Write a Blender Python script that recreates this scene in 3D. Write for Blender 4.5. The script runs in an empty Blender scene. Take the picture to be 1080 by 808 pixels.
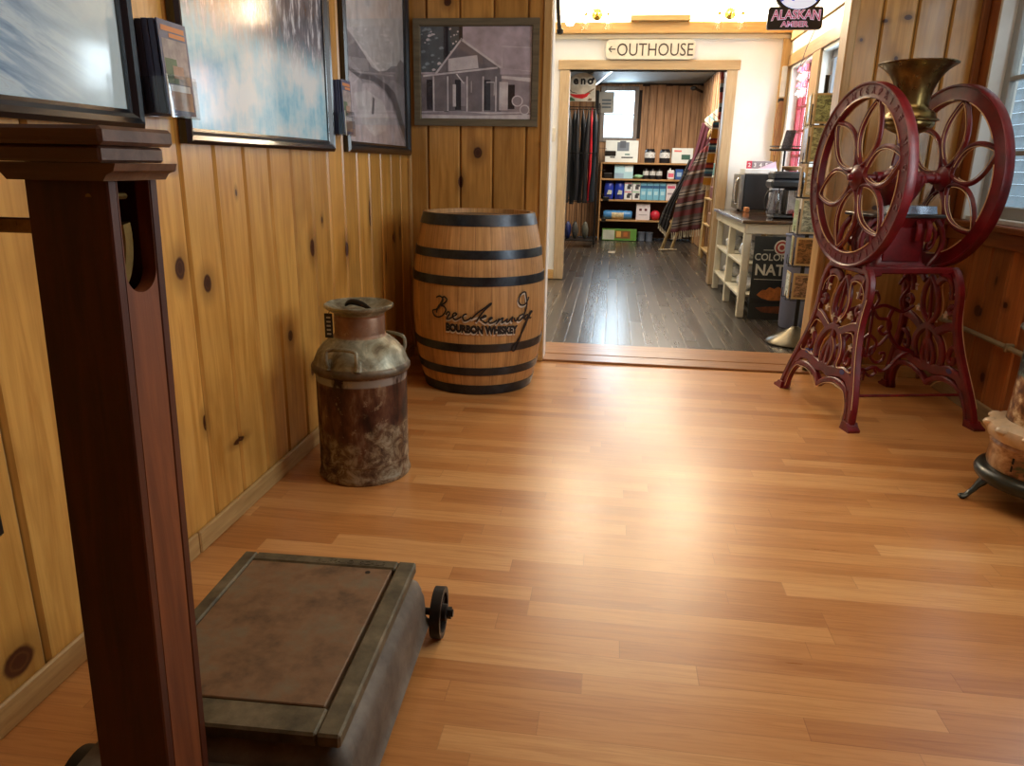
import bpy, math, random
from mathutils import Vector, Matrix
R = random.Random(7)
C = bpy.context.scene.collection
PI = math.pi
sin, cos = math.sin, math.cos

# ------------------------------------------------------------------ helpers
def lin(h):
    """sRGB 0-255 triple to linear"""
    return tuple((c/255/12.92) if c/255 <= .04045 else ((c/255+.055)/1.055)**2.4 for c in h) + (1,)

class MB:
    """collects shapes in world coordinates; build() links them as one mesh object"""
    def __init__(s): s.v = []; s.f = []; s.m = []; s.mi = 0
    def add(s, vs, fs):
        b = len(s.v); s.v += [tuple(v) for v in vs]
        for f in fs: s.f.append([b+i for i in f]); s.m.append(s.mi)
        return s
    def box(s, x0, x1, y0, y1, z0, z1, ch=0, fn=None):
        x0, x1 = sorted((x0, x1)); y0, y1 = sorted((y0, y1)); z0, z1 = sorted((z0, z1))
        ch = min(ch, (x1-x0)*.45, (y1-y0)*.45, (z1-z0)*.45)
        if ch <= 0:
            vs = [(x, y, z) for z in (z0, z1) for y in (y0, y1) for x in (x0, x1)]
            fs = [(0,2,3,1),(4,5,7,6),(0,1,5,4),(2,6,7,3),(0,4,6,2),(1,3,7,5)]
        else:
            vs = []; idx = {}
            for ix, X in enumerate((x0, x1)):
                for iy, Y in enumerate((y0, y1)):
                    for iz, Z in enumerate((z0, z1)):
                        dx, dy, dz = (ch if ix == 0 else -ch), (ch if iy == 0 else -ch), (ch if iz == 0 else -ch)
                        idx[ix,iy,iz,0] = len(vs); vs.append((X, Y+dy, Z+dz))
                        idx[ix,iy,iz,1] = len(vs); vs.append((X+dx, Y, Z+dz))
                        idx[ix,iy,iz,2] = len(vs); vs.append((X+dx, Y+dy, Z))
            I = lambda *k: idx[k]
            fs = []
            for i in (0, 1):
                q = [I(i,0,0,0), I(i,1,0,0), I(i,1,1,0), I(i,0,1,0)]; fs.append(q if i else q[::-1])
                q = [I(0,i,0,1), I(1,i,0,1), I(1,i,1,1), I(0,i,1,1)]; fs.append(q[::-1] if i else q)
                q = [I(0,0,i,2), I(1,0,i,2), I(1,1,i,2), I(0,1,i,2)]; fs.append(q if i else q[::-1])
            for a in (0, 1):
                for b in (0, 1):
                    fs.append([I(a,b,0,0), I(a,b,0,1), I(a,b,1,1), I(a,b,1,0)][::(1 if a == b else -1)])
                    fs.append([I(a,0,b,0), I(a,0,b,2), I(a,1,b,2), I(a,1,b,0)][::(-1 if a == b else 1)])
                    fs.append([I(0,a,b,1), I(0,a,b,2), I(1,a,b,2), I(1,a,b,1)][::(1 if a == b else -1)])
                    for c in (0, 1):
                        fs.append([I(a,b,c,0), I(a,b,c,1), I(a,b,c,2)][::(-1 if (a+b+c) % 2 else 1)])
        if fn: vs = [fn(*v) for v in vs]
        return s.add(vs, fs)
    def prism(s, poly, a0, a1, fn):
        """poly in 2D (p,q), extruded a0..a1; fn(p,q,a)->xyz"""
        n = len(poly)
        vs = [fn(p, q, a0) for p, q in poly] + [fn(p, q, a1) for p, q in poly]
        fs = [list(range(n))[::-1], list(range(n, 2*n))] + [(i, (i+1) % n, n+(i+1) % n, n+i) for i in range(n)]
        return s.add(vs, fs)
    def flat(s, poly, fn): return s.add([fn(p, q) for p, q in poly], [list(range(len(poly)))])
    def lathe(s, prof, cx=0, cy=0, n=40, fn=None, cap0=True, cap1=True, a0=0, a1=2*PI):
        full = abs(a1-a0-2*PI) < 1e-6; m = n if full else n+1
        vs = []
        for r, z in prof:
            for i in range(m):
                a = a0+(a1-a0)*i/n; vs.append((cx+r*cos(a), cy+r*sin(a), z))
        fs = []
        for j in range(len(prof)-1):
            for i in range(n):
                k = (i+1) % m if full else i+1
                fs.append((j*m+i, j*m+k, (j+1)*m+k, (j+1)*m+i))
        if full and cap0 and prof[0][0] > 1e-5: fs.append(list(range(m))[::-1])
        if full and cap1 and prof[-1][0] > 1e-5: fs.append([(len(prof)-1)*m+i for i in range(m)])
        if fn: vs = [fn(*v) for v in vs]
        return s.add(vs, fs)
    def tube(s, pts, r, n=8, closed=False, cap=True):
        pts = [Vector(p) for p in pts]; N = len(pts); vs = []
        rr = r if isinstance(r, (list, tuple)) else [r]*N
        up = None
        for i, p in enumerate(pts):
            a = pts[(i-1) % N] if (closed or i > 0) else p
            b = pts[(i+1) % N] if (closed or i < N-1) else p
            d = (b-a).normalized() if (b-a).length > 1e-9 else Vector((0,0,1))
            if up is None:
                up = Vector((0,0,1)) if abs(d.z) < .9 else Vector((1,0,0))
            x = d.cross(up)
            if x.length < 1e-4: x = d.cross(Vector((.3,1,.2)))
            x.normalize(); y = x.cross(d).normalized(); up = y
            for k in range(n):
                t = 2*PI*k/n; vs.append(p+(x*cos(t)+y*sin(t))*rr[i])
        fs = []
        for i in range(N if closed else N-1):
            j = (i+1) % N
            for k in range(n):
                fs.append((i*n+k, j*n+k, j*n+(k+1) % n, i*n+(k+1) % n))
        if cap and not closed: fs += [list(range(n)), [(N-1)*n+k for k in range(n)][::-1]]
        return s.add(vs, fs)
    def ribbon(s, pts, w, th, fn, closed=False, ch=.25, a=0):
        """flat bar of width w along 2D pts, thickness th about depth a; fn(p,q,a)->xyz"""
        N = len(pts); c = ch*min(w, th)
        sec = [(-w/2+c, -th/2), (w/2-c, -th/2), (w/2, -th/2+c), (w/2, th/2-c), (w/2-c, th/2), (-w/2+c, th/2), (-w/2, th/2-c), (-w/2, -th/2+c)]
        vs = []
        for i, p in enumerate(pts):
            A = pts[(i-1) % N] if (closed or i > 0) else p
            B = pts[(i+1) % N] if (closed or i < N-1) else p
            dx, dy = B[0]-A[0], B[1]-A[1]; L = math.hypot(dx, dy) or 1; nx, ny = -dy/L, dx/L
            for o, h in sec: vs.append(fn(p[0]+nx*o, p[1]+ny*o, a+h))
        fs = []
        for i in range(N if closed else N-1):
            j = (i+1) % N
            for k in range(8): fs.append((i*8+k, i*8+(k+1) % 8, j*8+(k+1) % 8, j*8+k))
        if not closed: fs += [list(range(8))[::-1], [(N-1)*8+k for k in range(8)]]
        return s.add(vs, fs)
    def grid(s, nu, nv, fn, th=0):
        vs = [fn(i/(nu-1), j/(nv-1)) for j in range(nv) for i in range(nu)]
        return s.add(vs, [(j*nu+i, j*nu+i+1, (j+1)*nu+i+1, (j+1)*nu+i) for j in range(nv-1) for i in range(nu-1)])
    def blob(s, cx, cy, cz, rx, ry, rz, n=20, bump=0, seed=0):
        rr = random.Random(seed); ph = [rr.uniform(0, 6) for _ in range(6)]
        vs = []; m = n//2
        for j in range(m+1):
            t = PI*j/m
            for i in range(n):
                a = 2*PI*i/n
                k = 1+bump*(sin(3*a+ph[0]+2*t)+sin(5*a+ph[1]-4*t)*.6+sin(7*t+ph[2]+2*a)*.6)
                vs.append((cx+rx*k*sin(t)*cos(a), cy+ry*k*sin(t)*sin(a), cz+rz*(1 if bump == 0 else (1+bump*.5*sin(4*a+ph[3])))*-cos(t)))
        return s.add(vs, [(j*n+i, j*n+(i+1) % n, (j+1)*n+(i+1) % n, (j+1)*n+i) for j in range(m) for i in range(n)])
    def text(s, st, size, fn, ext=0, align='CENTER', bold=0, sub=0):
        c = bpy.data.curves.new('t', 'FONT'); c.body = st; c.size = size; c.align_x = align; c.extrude = ext; c.offset = bold; c.resolution_u = 3
        o = bpy.data.objects.new('t', c); C.objects.link(o)
        bpy.context.view_layer.update()
        me = bpy.data.meshes.new_from_object(o.evaluated_get(bpy.context.evaluated_depsgraph_get()))
        s.add([fn(v.co.x, v.co.y, v.co.z) for v in me.vertices], [list(p.vertices) for p in me.polygons])
        bpy.data.objects.remove(o); bpy.data.curves.remove(c); bpy.data.meshes.remove(me)
        return s
    def build(s, name, mat, parent=None, smooth=True, ang=35, solid=0, origin=None):
        if parent is not None: o0 = Vector(ORG[parent.name])
        elif origin is not None: o0 = Vector(origin)
        else:
            xs = [v[0] for v in s.v]; ys = [v[1] for v in s.v]; zs = [v[2] for v in s.v]
            o0 = Vector(((min(xs)+max(xs))/2, (min(ys)+max(ys))/2, min(zs)))
        me = bpy.data.meshes.new(name)
        me.from_pydata([tuple(Vector(v)-o0) for v in s.v], [], s.f)
        for m in (mat if isinstance(mat, (list, tuple)) else [mat]): me.materials.append(m)
        if isinstance(mat, (list, tuple)): me.polygons.foreach_set('material_index', s.m)
        me.validate(); me.update()
        if smooth:
            me.shade_smooth(); me.set_sharp_from_angle(angle=math.radians(ang))
        o = bpy.data.objects.new(name, me); C.objects.link(o)
        if parent is not None:
            o.parent = parent
        else: o.location = o0
        if solid:
            md = o.modifiers.new('s', 'SOLIDIFY'); md.thickness = solid; md.offset = 0
        ORG[o.name] = tuple(o0)
        return o
ORG = {}
def tag(o, label, cat, group=None, kind=None):
    o['label'] = label; o['category'] = cat
    if group: o['group'] = group
    if kind: o['kind'] = kind
    return o
def thing(name, loc, label, cat, group=None):
    o = bpy.data.objects.new(name, None); C.objects.link(o); o.location = loc; ORG[o.name] = tuple(loc)
    o.empty_display_size = .05
    return tag(o, label, cat, group)
def struct(o): o['kind'] = 'structure'; return o
def copy_tree(o, loc, label=None, group=None, parent=None):
    c = o.copy(); C.objects.link(c)
    if parent is None:
        c.location = loc
        if label: c['label'] = label
        if group: c['group'] = group
    else: c.parent = parent
    for ch in list(o.children): copy_tree(ch, None, parent=c)
    return c
def spline(P, n=8, closed=False):
    """Catmull-Rom through P (tuples of any dimension)"""
    out = []; N = len(P)
    for i in range(N if closed else N-1):
        p = [P[(i+k-1) % N] if closed else P[max(0, min(N-1, i+k-1))] for k in range(4)]
        for j in range(n):
            t = j/n
            out.append(tuple(.5*((2*b)+(-a+c)*t+(2*a-5*b+4*c-d)*t*t+(-a+3*b-3*c+d)*t**3) for a, b, c, d in zip(*p)))
    if not closed: out.append(tuple(P[-1]))
    return out

# ------------------------------------------------------------------ materials
class NT:
    def __init__(s, name):
        s.m = bpy.data.materials.new(name); s.m.use_nodes = True; s.t = s.m.node_tree; s.t.nodes.clear()
        s.out = s.t.nodes.new('ShaderNodeOutputMaterial')
    def n(s, ty, **kw):
        x = s.t.nodes.new(ty)
        for k, v in kw.items(): setattr(x, k, v)
        return x
    def put(s, sock, v):
        if isinstance(v, bpy.types.NodeSocket): s.t.links.new(v, sock)
        elif v is not None: sock.default_value = v
    def math(s, op, a, b=None, c=None, clamp=False):
        x = s.n('ShaderNodeMath', operation=op); x.use_clamp = clamp
        s.put(x.inputs[0], a); s.put(x.inputs[1], b); s.put(x.inputs[2], c); return x.outputs[0]
    def mix(s, f, a, b, mode='MIX'):
        x = s.n('ShaderNodeMix', data_type='RGBA', blend_type=mode)
        s.put(x.inputs[0], f); s.put(x.inputs[6], a); s.put(x.inputs[7], b); return x.outputs[2]
    def coord(s, kind='Object'): return s.n('ShaderNodeTexCoord').outputs[kind]
    def xyz(s, v=None):
        x = s.n('ShaderNodeSeparateXYZ'); s.put(x.inputs[0], v or s.coord()); return x.outputs
    def comb(s, a, b, c):
        x = s.n('ShaderNodeCombineXYZ'); s.put(x.inputs[0], a); s.put(x.inputs[1], b); s.put(x.inputs[2], c); return x.outputs[0]
    def scl(s, v, sc):
        x = s.n('ShaderNodeMapping'); s.put(x.inputs[0], v); x.inputs[3].default_value = sc; return x.outputs[0]
    def noise(s, v, scale, detail=3, rough=.55, dist=0):
        x = s.n('ShaderNodeTexNoise'); s.put(x.inputs['Vector'], v); x.inputs['Scale'].default_value = scale
        x.inputs['Detail'].default_value = detail; x.inputs['Roughness'].default_value = rough; x.inputs['Distortion'].default_value = dist
        return x.outputs[0]
    def ramp(s, f, stops):
        x = s.n('ShaderNodeValToRGB'); s.put(x.inputs[0], f); e = x.color_ramp.elements
        while len(e) < len(stops): e.new(.5)
        for i, (p, c) in enumerate(stops): e[i].position = p; e[i].color = c
        return x.outputs[0]
    def step(s, v, lo, hi, a=0, b=1):
        x = s.n('ShaderNodeMapRange'); x.interpolation_type = 'SMOOTHSTEP'
        s.put(x.inputs[0], v); x.inputs[1].default_value = lo; x.inputs[2].default_value = hi; x.inputs[3].default_value = a; x.inputs[4].default_value = b
        return x.outputs[0]
    def white(s, v, dim='1D'):
        x = s.n('ShaderNodeTexWhiteNoise', noise_dimensions=dim); s.put(x.inputs['W' if dim == '1D' else 'Vector'], v); return x.outputs[0]
    def bsdf(s, col, rough=.5, metal=0, bump=None, bs=.3, bd=.01, spec=.5, coat=0, **kw):
        p = s.n('ShaderNodeBsdfPrincipled'); s.put(p.inputs['Base Color'], col); s.put(p.inputs['Roughness'], rough); s.put(p.inputs['Metallic'], metal)
        p.inputs['Specular IOR Level'].default_value = spec; p.inputs['Coat Weight'].default_value = coat; p.inputs['Coat Roughness'].default_value = .15
        for k, v in kw.items(): s.put(p.inputs[k.replace('_', ' ')], v)
        if bump is not None:
            b = s.n('ShaderNodeBump'); s.put(b.inputs['Height'], bump); b.inputs['Strength'].default_value = bs; b.inputs['Distance'].default_value = bd
            s.t.links.new(b.outputs[0], p.inputs['Normal'])
        s.t.links.new(p.outputs[0], s.out.inputs[0]); return s.m
def simple(name, rgb, rough=.5, metal=0, var=.12, sc=6, st=(1,1,1), bump=.0, spec=.5, coat=0, emit=None, es=0):
    """one colour with slight procedural variation"""
    t = NT(name); c = lin(rgb); v = t.scl(t.coord(), st); f = t.noise(v, sc, 4)
    lo = tuple(x*(1-var*1.6) for x in c[:3])+(1,); hi = tuple(min(1, x*(1+var*1.4)) for x in c[:3])+(1,)
    col = t.ramp(f, [(.3, lo), (.7, hi)])
    kw = {}
    if emit: kw = dict(Emission_Color=lin(emit), Emission_Strength=es)
    return t.bsdf(col, rough, metal, f if bump else None, bump or .1, .004, spec, coat, **kw)
def wood(name, c1, c2, axis=2, rough=.45, sc=8, spec=.5, coat=0, blotch=.4):
    t = NT(name); st = [7, 7, 7]; st[axis] = .5
    v = t.scl(t.coord(), tuple(st)); f = t.noise(v, sc, 5, .6, .6); g = t.noise(t.coord(), 4, 3)
    col = t.ramp(f, [(.3, lin(c1)), (.7, lin(c2))])
    col = t.mix(t.math('MULTIPLY', g, blotch), col, tuple(x*.45 for x in lin(c1)[:3])+(1,))
    return t.bsdf(col, rough, 0, f, .15, .003, spec, coat)

def pine(name, ax, pitch, off, lo, hi, knots=(), rough=.3, dark=(62,26,14), gl=.25):
    """vertical pine boards: one tone per board, stretched grain, blotches and a list of knots (u, z, ru, rz)"""
    t = NT(name); P = t.xyz(); u = P[ax]; z = P[2]
    b = t.math('FLOOR', t.math('DIVIDE', t.math('SUBTRACT', u, off), pitch))
    w = t.white(b)
    us = t.math('ADD', t.math('MULTIPLY', u, 14), t.math('MULTIPLY', w, 37))
    g = t.noise(t.comb(us, w, t.math('MULTIPLY', z, .9)), 2.2, 5, .6, .8)
    fine = t.noise(t.comb(t.math('MULTIPLY', us, 5), w, t.math('MULTIPLY', z, 2)), 3, 3)
    bl = t.noise(t.comb(t.math('MULTIPLY', u, 1.6), w, z), 2.6, 3)
    col = t.ramp(g, [(.25, lin(lo)), (.62, lin(hi))])
    col = t.mix(t.math('MULTIPLY', t.step(bl, .48, .72), .38), col, lin([c*.74 for c in lo]))
    col = t.mix(t.math('MULTIPLY', fine, .18), col, lin([c*.8 for c in lo]))
    col = t.mix(1, col, t.comb(*[t.step(w, 0, 1, .84, 1.1)]*3), 'MULTIPLY')
    fr = t.math('FRACT', t.math('DIVIDE', t.math('SUBTRACT', u, off), pitch)); e_ = t.math('ABSOLUTE', t.math('SUBTRACT', fr, .5))
    col = t.mix(t.math('MULTIPLY', t.step(e_, .47, .492), .7), col, lin([c*.5 for c in lo]))
    k = None; halo = None
    for (ku, kz, ru, rz) in knots:
        wob = t.noise(t.coord(), 25, 2)
        d = t.math('SQRT', t.math('ADD', t.math('POWER', t.math('DIVIDE', t.math('SUBTRACT', u, ku), ru), 2), t.math('POWER', t.math('DIVIDE', t.math('SUBTRACT', z, kz), rz), 2)))
        d = t.math('ADD', d, t.math('MULTIPLY', wob, .25))
        d = t.math('MULTIPLY', d, 1.45); a = t.math('MULTIPLY', t.step(d, .95, 1.3, 1, 0), t.step(t.math('ABSOLUTE', t.math('SUBTRACT', d, .72)), .0, .16, .86, 1)); h = t.step(d, 1, 3.4, .55, 0)
        k = a if k is None else t.math('MAXIMUM', k, a); halo = h if halo is None else t.math('MAXIMUM', halo, h)
    if k is not None:
        col = t.mix(halo, col, lin([c*.62 for c in lo])); col = t.mix(k, col, lin(dark))
    return t.bsdf(col, rough, 0, g, .06, .004, .5, gl)

# ------------------------------------------------------------------ camera (26 mm phone held at 1.08 m, tipped down)
H = 1.08
cx, cy = 540, 404
vx, vy, dx_, dy_ = 492-cx, 3000-cy, 648-cx, 176-cy
F = math.sqrt(-(vx*dx_+vy*dy_))
up = Vector((-vx, vy, F)).normalized()         # camera-space direction of world up
fw = Vector((dx_, -dy_, -F)).normalized()
fw = (fw-up*fw.dot(up)).normalized(); rt = fw.cross(up)
M = Matrix((rt, fw, up)).to_4x4()              # world <- camera
cam = bpy.data.cameras.new('camera'); cam.sensor_width = 36; cam.lens = 36*F/1080; cam.clip_start = .02
co = bpy.data.objects.new('camera', cam); C.objects.link(co)
co.matrix_world = Matrix.Translation((0, 0, H)) @ M
bpy.context.scene.camera = co

# ------------------------------------------------------------------ the near room
XL, XR, YF, YB = -1.12, 1.73, 4.08, -2.2
ZC = 2.6
YA, YD, YE = 4.13, 7.31, 12.05       # opening wall, doorway wall, far wall
XQ = 1.50                            # right wall of the middle room

def laminate():
    t = NT('laminate'); v = t.coord(); P = t.xyz(v)
    W = .066
    row = t.math('FLOOR', t.math('DIVIDE', P[1], W)); rw = t.white(row)
    L = .74
    xs = t.math('ADD', t.math('DIVIDE', P[0], L), t.math('MULTIPLY', rw, 5.3)); brd = t.math('FLOOR', xs)
    w = t.white(t.comb(brd, row, 0), '3D')
    g = t.noise(t.comb(t.math('MULTIPLY', P[0], 1.6), t.math('MULTIPLY', P[1], 26), t.math('MULTIPLY', w, 40)), 2.2, 5, .62, 1.0)
    col = t.ramp(t.math('ADD', t.math('MULTIPLY', w, .62), t.math('MULTIPLY', g, .42)), [(.12, lin((172,112,60))), (.42, lin((194,134,76))), (.7, lin((204,147,88))), (.95, lin((217,166,108)))])
    fg = t.noise(t.comb(t.math('MULTIPLY', P[0], 5), t.math('MULTIPLY', P[1], 150), t.math('MULTIPLY', w, 40)), 1.5, 4, .6, .5)
    dark = t.ramp(t.math('ADD', t.math('MULTIPLY', g, .5), t.math('MULTIPLY', fg, .5)), [(.38, (.72,.62,.52,1)), (.54, (1,1,1,1))]); col = t.mix(.5, col, dark, 'MULTIPLY')
    fx = t.math('FRACT', xs); fy = t.math('FRACT', t.math('DIVIDE', P[1], W))
    seam = t.math('MAXIMUM', t.step(fx, 0, .004, 1, 0), t.step(fy, 0, .03, 1, 0))
    col = t.mix(t.math('MULTIPLY', seam, .35), col, lin((90,44,18)))
    return t.bsdf(col, t.math('ADD', .24, t.math('MULTIPLY', g, .12)), 0, g, .03, .002, .65)
def darkboards():
    t = NT('dark_boards'); P = t.xyz(); W = .085
    fx = t.math('DIVIDE', P[0], W); bi = t.math('FLOOR', fx); w = t.white(bi)
    ys = t.math('ADD', t.math('DIVIDE', P[1], 1.9), t.math('MULTIPLY', w, 7)); w2 = t.white(t.comb(bi, t.math('FLOOR', ys), 0), '3D')
    g = t.noise(t.comb(t.math('MULTIPLY', P[0], 26), t.math('MULTIPLY', P[1], .9), t.math('MULTIPLY', w2, 9)), 2.5, 4, .6, .1)
    m = t.noise(t.comb(t.math('MULTIPLY', P[0], 12), t.math('MULTIPLY', P[1], .6), 0), 2, 3, .6)
    col = t.ramp(t.math('ADD', t.math('MULTIPLY', g, .78), t.math('MULTIPLY', w2, .14)), [(.2, lin((38,33,29))), (.5, lin((58,52,46))), (.85, lin((82,74,65)))])
    fr = t.math('FRACT', fx); seam = t.step(t.math('ABSOLUTE', t.math('SUBTRACT', fr, .5)), .44, .48)
    wear = t.math('MULTIPLY', seam, t.step(t.noise(t.comb(bi, t.math('MULTIPLY', P[1], 1.4), 0), 2, 2), .45, .62))
    col = t.mix(t.math('MULTIPLY', seam, .8), col, lin((24,20,18)))
    col = t.mix(t.math('MULTIPLY', wear, .85), col, lin((176,160,136)))
    return t.bsdf(col, t.math('ADD', t.math('ADD', .24, t.math('MULTIPLY', w2, .03)), t.math('MULTIPLY', m, .04)), 0, t.math('MULTIPLY', seam, -1), .2, .002, .55)
M_LAM, M_DARK = laminate(), darkboards()
LK = [(1.805,.803,.034,.045),(1.931,.744,.030,.038),(1.82,1.055,.025,.012),(2.69,.765,.032,.05),(3.06,.72,.03,.05),(3.386,.85,.02,.09),(2.139,.986,.008,.016),
      (1.844,.357,.016,.035),(2.02,.236,.05,.014),(2.445,.478,.028,.03),(1.10,.115,.06,.045),(3.775,.708,.03,.05),(3.88,.72,.03,.06),(2.62,.3,.02,.03),(3.3,.33,.03,.03),(1.35,.55,.012,.02),(2.8,.86,.012,.02),(3.62,.62,.012,.05)]
P0 = 1.857-.172*7
M_PL = pine('pine_left', 1, .172, P0, (178,122,50), (218,168,88), LK)
FK = [(-.734,1.14,.035,.045),(-.828,.986,.022,.05),(-.895,1.876,.03,.03),(-.371,1.189,.03,.014),(-.56,1.93,.04,.02),(-.95,.5,.03,.03)]
M_PF = pine('pine_front', 0, .178, -1.01-.178*2, (162,110,48), (206,154,82), FK)
RK = [(1.27,1.785,.018,.012),(1.373,1.80,.028,.018),(1.345,1.615,.014,.018),(1.17,1.7,.012,.012),(1.5,1.2,.03,.03),(1.36,.9,.03,.02),(1.2,.6,.02,.04)]
M_PG = pine('pine_front_near_window', 0, .158, 1.256-.158*3, (164,114,52), (210,160,84), RK)
SK = [(3.662,.461,.05,.04),(3.498,.182,.03,.035),(3.435,.529,.03,.02),(4.0,.25,.03,.03),(3.9,.6,.04,.03),(3.2,.3,.03,.03),(3.55,.62,.015,.03),(4.0,1.5,.02,.05)]
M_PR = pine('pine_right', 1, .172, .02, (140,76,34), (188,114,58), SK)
M_WHITE = simple('white_wall_paint', (232,230,226), .7, var=.03, sc=3)
M_CREAM = simple('cream_trim_paint', (226,214,186), .5, var=.04, sc=5)
M_TRIM = wood('pine_trim', (188,146,86), (216,178,120), 2, .4)
M_TRIMX = wood('pine_trim_across', (196,150,86), (222,182,118), 0, .4)
M_TRIMY = wood('pine_trim_along', (170,136,84), (205,172,116), 1, .45)
M_PALE = wood('pale_casing', (182,154,116), (208,184,148), 2, .45)
M_PALEX = wood('pale_casing_across', (172,144,104), (198,172,132), 0, .45)
M_THR = wood('threshold_wood', (140,92,58), (190,140,92), 0, .3)
M_BASEF = simple('metal_base', (40,36,34), .4, .6)

def panelled(name, u0, u1, z0, z1, pitch, off, fn, mat, depth=.011, groove=.022, holes=()):
    """tongue-and-groove boards with real bevelled grooves; fn(u, z, d)->xyz, d>0 goes into the wall"""
    mb = MB(); k = math.floor((u0-off)/pitch); cuts = []
    while off+k*pitch < u1:
        a, b = max(u0, off+k*pitch), min(u1, off+(k+1)*pitch); k += 1
        if b-a > groove*1.5: cuts.append((a, b))
    for a, b in cuts:
        spans = [(z0, z1)]
        for (hu0, hu1, hz0, hz1) in holes:
            if a < hu1-.001 and b > hu0+.001:
                # split board at the hole sides
                parts = []
                for (p, q) in ((a, min(b, hu0)), (max(a, hu1), b)):
                    if q-p > .004: parts.append((p, q, [(z0, z1)]))
                parts.append((max(a, hu0), min(b, hu1), [(z0, hz0), (hz1, z1)]))
                break
        else: parts = [(a, b, spans)]
        for p, q, sp in parts:
            ga = groove/2 if abs(p-a) < 1e-6 else 0; gb = groove/2 if abs(q-b) < 1e-6 else 0
            prof = [(p, depth), (p+ga, 0), (q-gb, 0), (q, depth)]
            for s0, s1 in sp:
                if s1-s0 < .004: continue
                vs = [fn(u, z, d) for z in (s0, s1) for u, d in prof]
                mb.add(vs, [(0,1,5,4), (1,2,6,5), (2,3,7,6)])
    return struct(mb.build(name, mat, smooth=False, origin=(0,0,0)))

# floors
struct(MB().box(XL-.1, XR+.1, YB-.1, YA+.02, -.06, 0).build('floor', M_LAM, smooth=False, origin=(0,0,0)))
struct(MB().box(-2.3, XQ+.1, YA+.02, YE+.1, -.06, -.004).build('floor', M_DARK, smooth=False, origin=(0,0,0)))
# left wall
panelled('wall_left', YB, YF+.05, 0, ZC, .172, P0, lambda u, z, d: (XL-d, u, z), M_PL)
struct(MB().box(XL-.12, XL-.010, YB, YF+.1, 0, ZC).build('wall_left_core', M_TRIMY, smooth=False, origin=(0,0,0)))
struct(MB().box(XL, XL+.014, 1.737, YF-.001, .0, .066, .004).build('baseboard_left', M_TRIMY, origin=(0,0,0)))
struct(MB().box(XL, XL+.012, YB, 1.734, .0, .068, .004).build('baseboard_left', M_TRIMY, origin=(0,0,0)))
# front wall, barrel side
panelled('wall_front', XL, -.365, 0, ZC, .178, -1.01, lambda u, z, d: (u, YF+d, z), M_PF, depth=.012, groove=.022)
struct(MB().box(XL-.1, -.367, YF+.013, YA+.08, 0, ZC).build('wall_front_core', M_WHITE, smooth=False, origin=(0,0,0)))
struct(MB().box(-.395, -.352, YF-.012, YA+.09, 0, ZC, .004).build('trim_1', M_TRIM, origin=(0,0,0)))
struct(MB().box(-.352, -.347, YF+.02, YA+.085, 0, ZC, .001).build('trim_2', M_WHITE, origin=(0,0,0)))
struct(MB().box(XL+.015, -.35, YF-.014, YF, 0, .062, .004).build('baseboard_front', M_TRIMX, origin=(0,0,0)))
struct(MB().box(XL, XL+.02, YF-.02, YF, .06, ZC, .004).build('trim_3', M_TRIM, origin=(0,0,0)))
# front wall, grinder side
panelled('wall_front_near_window', 1.10, XR, 0, ZC, .158, 1.256, lambda u, z, d: (u, YA+d, z), M_PG, depth=.012, groove=.02)
struct(MB().box(1.10, XR+.1, YA+.013, YA+.118, 0, ZC).build('wall_front_core', M_TRIM, smooth=False, origin=(0,0,0)))
struct(MB().box(1.098, 1.14, YA-.016, YA+.12, 0, ZC, .006).build('trim_4', M_TRIM, origin=(0,0,0)))
struct(MB().box(XR-.035, XR, YA-.03, YA, 0, ZC, .006).build('trim_5', wood('corner_trim', (124,72,36), (160,100,54), 2, .35), origin=(0,0,0)))
struct(MB().box(1.10, XR-.02, YA-.016, YA, 0, .062, .004).build('baseboard_front', M_TRIMX, origin=(0,0,0)))
# lintel above the wide opening
struct(MB().box(-.40, 1.10, YA-.01, YA+.15, 2.38, ZC).build('wall_front_lintel', M_TRIMX, smooth=False, origin=(0,0,0)))
# right wall with two windows (one in view)
W1 = (3.02, 3.985, .862, 2.12); W2 = (1.65, 2.8, .862, 2.12)
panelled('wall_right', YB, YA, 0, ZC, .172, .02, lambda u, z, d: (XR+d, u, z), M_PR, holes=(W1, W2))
mb = MB()
for (a, b, c, d) in ((YB, W2[0], 0, ZC), (W2[1], W1[0], 0, ZC), (W1[1], YA+.1, 0, ZC), (W2[0], W2[1], 0, W2[2]), (W2[0], W2[1], W2[3], ZC), (W1[0], W1[1], 0, W1[2]), (W1[0], W1[1], W1[3], ZC)):
    mb.box(XR+.010, XR+.13, a, b, c, d)
struct(mb.build('wall_right_core', M_WHITE, smooth=False, origin=(0,0,0)))
struct(MB().box(XR-.018, XR, YB, YA-.02, 0, .075, .004).build('baseboard_right', wood('right_baseboard', (140,116,80), (176,152,110), 1, .5), origin=(0,0,0)))
struct(MB().box(XL-.1, XR+.13, YB-.12, YB, 0, ZC).build('wall_back', M_PF, smooth=False, origin=(0,0,0)))
struct(MB().box(XL-.12, XR+.13, YB-.12, YA+.1, ZC, ZC+.1).build('ceiling', simple('ceiling_boards', (214,196,160), .6), smooth=False, origin=(0,0,0)))

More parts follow.
